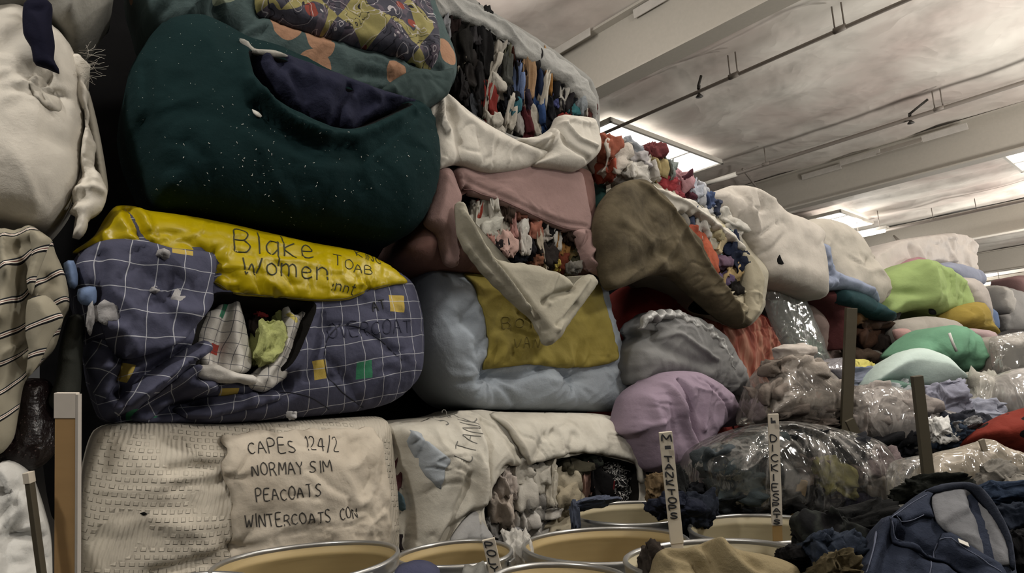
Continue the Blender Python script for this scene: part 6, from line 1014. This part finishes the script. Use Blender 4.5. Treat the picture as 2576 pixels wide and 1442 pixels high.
LQ = PJ(.09); lu = LQ.uv([(2424, 1366)]); box('care_label', LQ.w(lu, np.zeros(1))[0], (.012, 0, -.006), (.002, .005, .004), (0, -.0008, .0008), flat('label_cloth', '#d8d4c8', .7), JS.o)
loose('trousers', 2530, 1262, 2.3, 200, 60, '#27364c', 'dark blue jeans behind the denim jacket at the right edge', -8, 1021, 'trousers', depth=.1)
loose('trousers', 2560, 1320, 2.2, 120, 70, '#1a2230', 'near-black jeans at the right edge below the dark blue jeans', 0, 1022, 'trousers', depth=.1)
loose('garment', 2550, 1400, 2.0, 110, 110, '#0f1013', 'black garment at the bottom right corner', 0, 1023)
loose('garment', 2340, 1238, 2.4, 150, 50, '#11140f', 'black cloth between the denim jacket collar and the drum behind', 0, 1024, depth=.08)
loose('jacket', 2130, 1330, 2.25, 220, 80, '#121313', 'black jacket lying on the cream drum left of the denim jacket', 8, 1025, 'jacket')
def camo():
    t = NT('camouflage'); ob = t.new('ShaderNodeTexCoord').outputs['Object']; n = t.noise(ob, 9., 2.); return t.out(t.ramp(n, [(.42, lc('#17181a')), (.5, lc('#2c302c')), (.6, lc('#121214'))]), .9, t.bump(t.noise(ob, 14., 4.), .5, .02), .15)
loose('garment', 2140, 1390, 1.98, 200, 120, None, 'dark mottled garment left of the denim jacket', -30, 1026, mat=camo())
loose('shirt', 2070, 1405, 1.9, 120, 100, '#262f3e', 'dark blue shirt between the khaki garments and the mottled one', 20, 1027, 'shirt')
loose('garment', 2095, 1440, 1.8, 90, 60, '#5c5136', 'small khaki cloth at the bottom between dark garments', 0, 1028)
# ---- khaki clothes in the front drum
KH = cloth('#8c7d58', .95, .9, .3, .3, wr=.6, dirtc='#4f452e')
soft('khaki_garment', [(1632, 1540), (1636, 1420), (1662, 1388), (1700, 1388), (1730, 1386), (1775, 1370), (1812, 1366), (1850, 1392), (1910, 1404), (1965, 1420), (2010, 1450), (2010, 1540), (1820, 1580)], plane(1800, 1430, 1.92, 0, 38), KH, 'khaki trousers crumpled on top of the front drum', 'garment', thick=.2, res=.009, bulge=.08, R=.08, seed=1031, lumps=((5, .03),), wr=(.01, 8.), creases=[([(1775, 1372), (1800, 1420), (1830, 1470)], .012, -.035), ([(1810, 1368), (1840, 1420), (1900, 1460)], .016, .03), ([(1665, 1392), (1700, 1440), (1760, 1470)], .014, .02), ([(1690, 1390), (1740, 1400), (1780, 1440)], .014, -.04), ([(1700, 1440), (1760, 1430)], .02, -.03), ([(1860, 1400), (1900, 1440)], .012, -.02)])
loose('garment', 1646, 1432, 1.95, 70, 100, '#332c26', 'dark brown cloth at the left of the khaki garments', 0, 1032, depth=.06)
loose('garment', 1990, 1400, 1.93, 60, 50, '#0e0d0e', 'black cloth at the right rim of the khaki drum', 0, 1033, depth=.05)
# ---- cloths on other drums
dn = loose('jeans', 1490, 1266, 3.3, 100, 20, '#4c5468', 'blue denim hung over the left rim of the navy drum', 8, 1034, 'jeans', depth=.06, crump=.2)
loose('jeans', 1446, 1306, 3.25, 22, 76, '#3d4454', 'blue denim leg hanging down beside the navy drum', 0, 1035, 'jeans', depth=.06, crump=.2)
loose('garment', 1690, 1275, 3.0, 110, 50, '#1b2030', 'black-blue cloth over the right rim of the navy drum', -5, 1036, depth=.08)
loose('garment', 1745, 1290, 3.15, 90, 90, '#1d232f', 'dark blue cloth right of the navy drum by the big clear bag', 0, 1037, depth=.1)
soft('garment', [(990, 1452), (1008, 1432), (1035, 1422), (1066, 1424), (1092, 1438), (1102, 1475), (1092, 1750), (1086, 2190), (1004, 2190), (994, 1750)], plane(1045, 1440, 2.2), cloth('#474a66', .9, wr=.5), 'blue cloth at the bottom edge between the two tan drums', 'garment', thick=.1, res=.014, bulge=.07, R=.08, seed=1038, folds=((85, 9, .02, 3),))
soft('garment', [(1160, 1446), (1176, 1432), (1186, 1436), (1204, 1425), (1222, 1442), (1220, 1750), (1214, 2190), (1168, 2190), (1162, 1750)], plane(1190, 1440, 2.25), cloth('#84847e', .9, wr=.5), 'grey crumpled scrap left of the short lettered stake', 'garment', thick=.06, res=.012, bulge=.05, R=.05, seed=1039, folds=((80, 16, .02, 2),), lumps=((9, .02),))
loose('garment', 1310, 1395, 2.9, 60, 120, '#b5b2aa', 'pale crumpled cloth hanging between the small tan drum and its right neighbour', 10, 1040, depth=.07)
loose('garment', 1655, 1225, 3.3, 60, 60, '#6a5638', 'brown cardboard-coloured cloth below the lilac sheet', 0, 1041, depth=.08)
loose('garment', 1700, 1215, 3.4, 50, 80, '#1d1f1f', 'black cloth hanging below the lilac sheet hem', 0, 1042, depth=.07)
loose('garment', 1738, 1242, 3.4, 60, 40, '#15171c', 'black crumpled cloth at the left foot of the big clear bag', 0, 1043, depth=.07)

heap('clothes_heap', 1.8, 2.25, .6, .55, .74, '#15161a', 'black heap of clothes at the bottom right corner under the jeans', 7)
# ================================================================== light and output
def area(name, loc, target, size, power, color=(1, .95, .88)):
    l = bpy.data.lights.new(name, 'AREA'); l.energy = power; l.size = size; l.color = color; l.shape = 'SQUARE'
    o = bpy.data.objects.new(name, l); COL.objects.link(o); o.location = loc
    o.rotation_euler = (Vector(target)-Vector(loc)).to_track_quat('-Z', 'Y').to_euler(); return o
def lamp(name, loc, power, r=.35, color=(1, .955, .89)):
    l = bpy.data.lights.new(name, 'POINT'); l.energy = power; l.shadow_soft_size = r; l.color = color
    o = bpy.data.objects.new(name, l); COL.objects.link(o); o.location = loc; return o
lamp('unseen_hall_light', (-2.7, -.5, 5.0), 400, .18)
lamp('unseen_hall_light', (4.2, .6, 5.2), 470, .3)  # unseen light added to brighten the pile from the right
area('unseen_hall_light', (6.5, 5.0, 6.7), (6.5, 5.0, 0), 1.2, 150)  # unseen downlights added over the right-hand pile
area('unseen_hall_light', (3.2, 4.2, 6.8), (3.2, 4.2, 0), 1.2, 130)
area('added_roof_fill', (10.5, 8, 1.9), (10.5, 8, 7), 1.5, 450)  # unseen upward area lights, added to brighten the roof
area('added_roof_fill', (21, 20, 2.2), (21, 20, 7), 1.5, 900)
area('added_roof_fill', (2.6, -1.5, 3.4), (2.6, -1.5, 7), 1., 200)
for q_ in FIX: lamp('strip_light_glow', tuple(q_-np.array([0, 0, .25])), 90, .1)
lamp('unseen_hall_light', (12, 7, 3.2), 850)  # from here on, unseen lights added to lift the roof and far hall
lamp('unseen_hall_light', (7.5, -1.5, 3.4), 300)
lamp('unseen_hall_light', (18, 19, 3.6), 1200)
lamp('unseen_hall_light', (26, 38, 4.2), 1500)
lamp('unseen_hall_light', (-.3, 7.2, 6.), 170, .3)
lamp('unseen_hall_light', (1.0, -5, 4.2), 80, .3)  # added behind the camera as fill for roof and beams
for c, w, L in SK:
    l = area('skylight_daylight', tuple(c-np.array([0, 0, .06])), tuple(c-np.array([0, 0, 5.])), L*.8, 110, (1., .97, .93)); l.data.shape = 'RECTANGLE'; l.data.size_y = w*.8
w = bpy.data.worlds.new('world'); SC.world = w; w.use_nodes = True
w.node_tree.nodes['Background'].inputs[0].default_value = (1., .95, .89, 1); w.node_tree.nodes['Background'].inputs[1].default_value = .06
SC.view_settings.view_transform = 'Standard'; SC.view_settings.look = 'None'; SC.view_settings.gamma = 1; SC.view_settings.exposure = -0.15
try: SC.view_settings.use_curve_mapping = False
except Exception: pass
cy = SC.cycles
cy.max_bounces = 5; cy.diffuse_bounces = 3; cy.glossy_bounces = 2; cy.transmission_bounces = 4; cy.transparent_max_bounces = 8; cy.use_adaptive_sampling = True; cy.adaptive_threshold = .04; cy.use_denoising = True
cy.caustics_reflective = False; cy.caustics_refractive = False; cy.sample_clamp_indirect = 4.
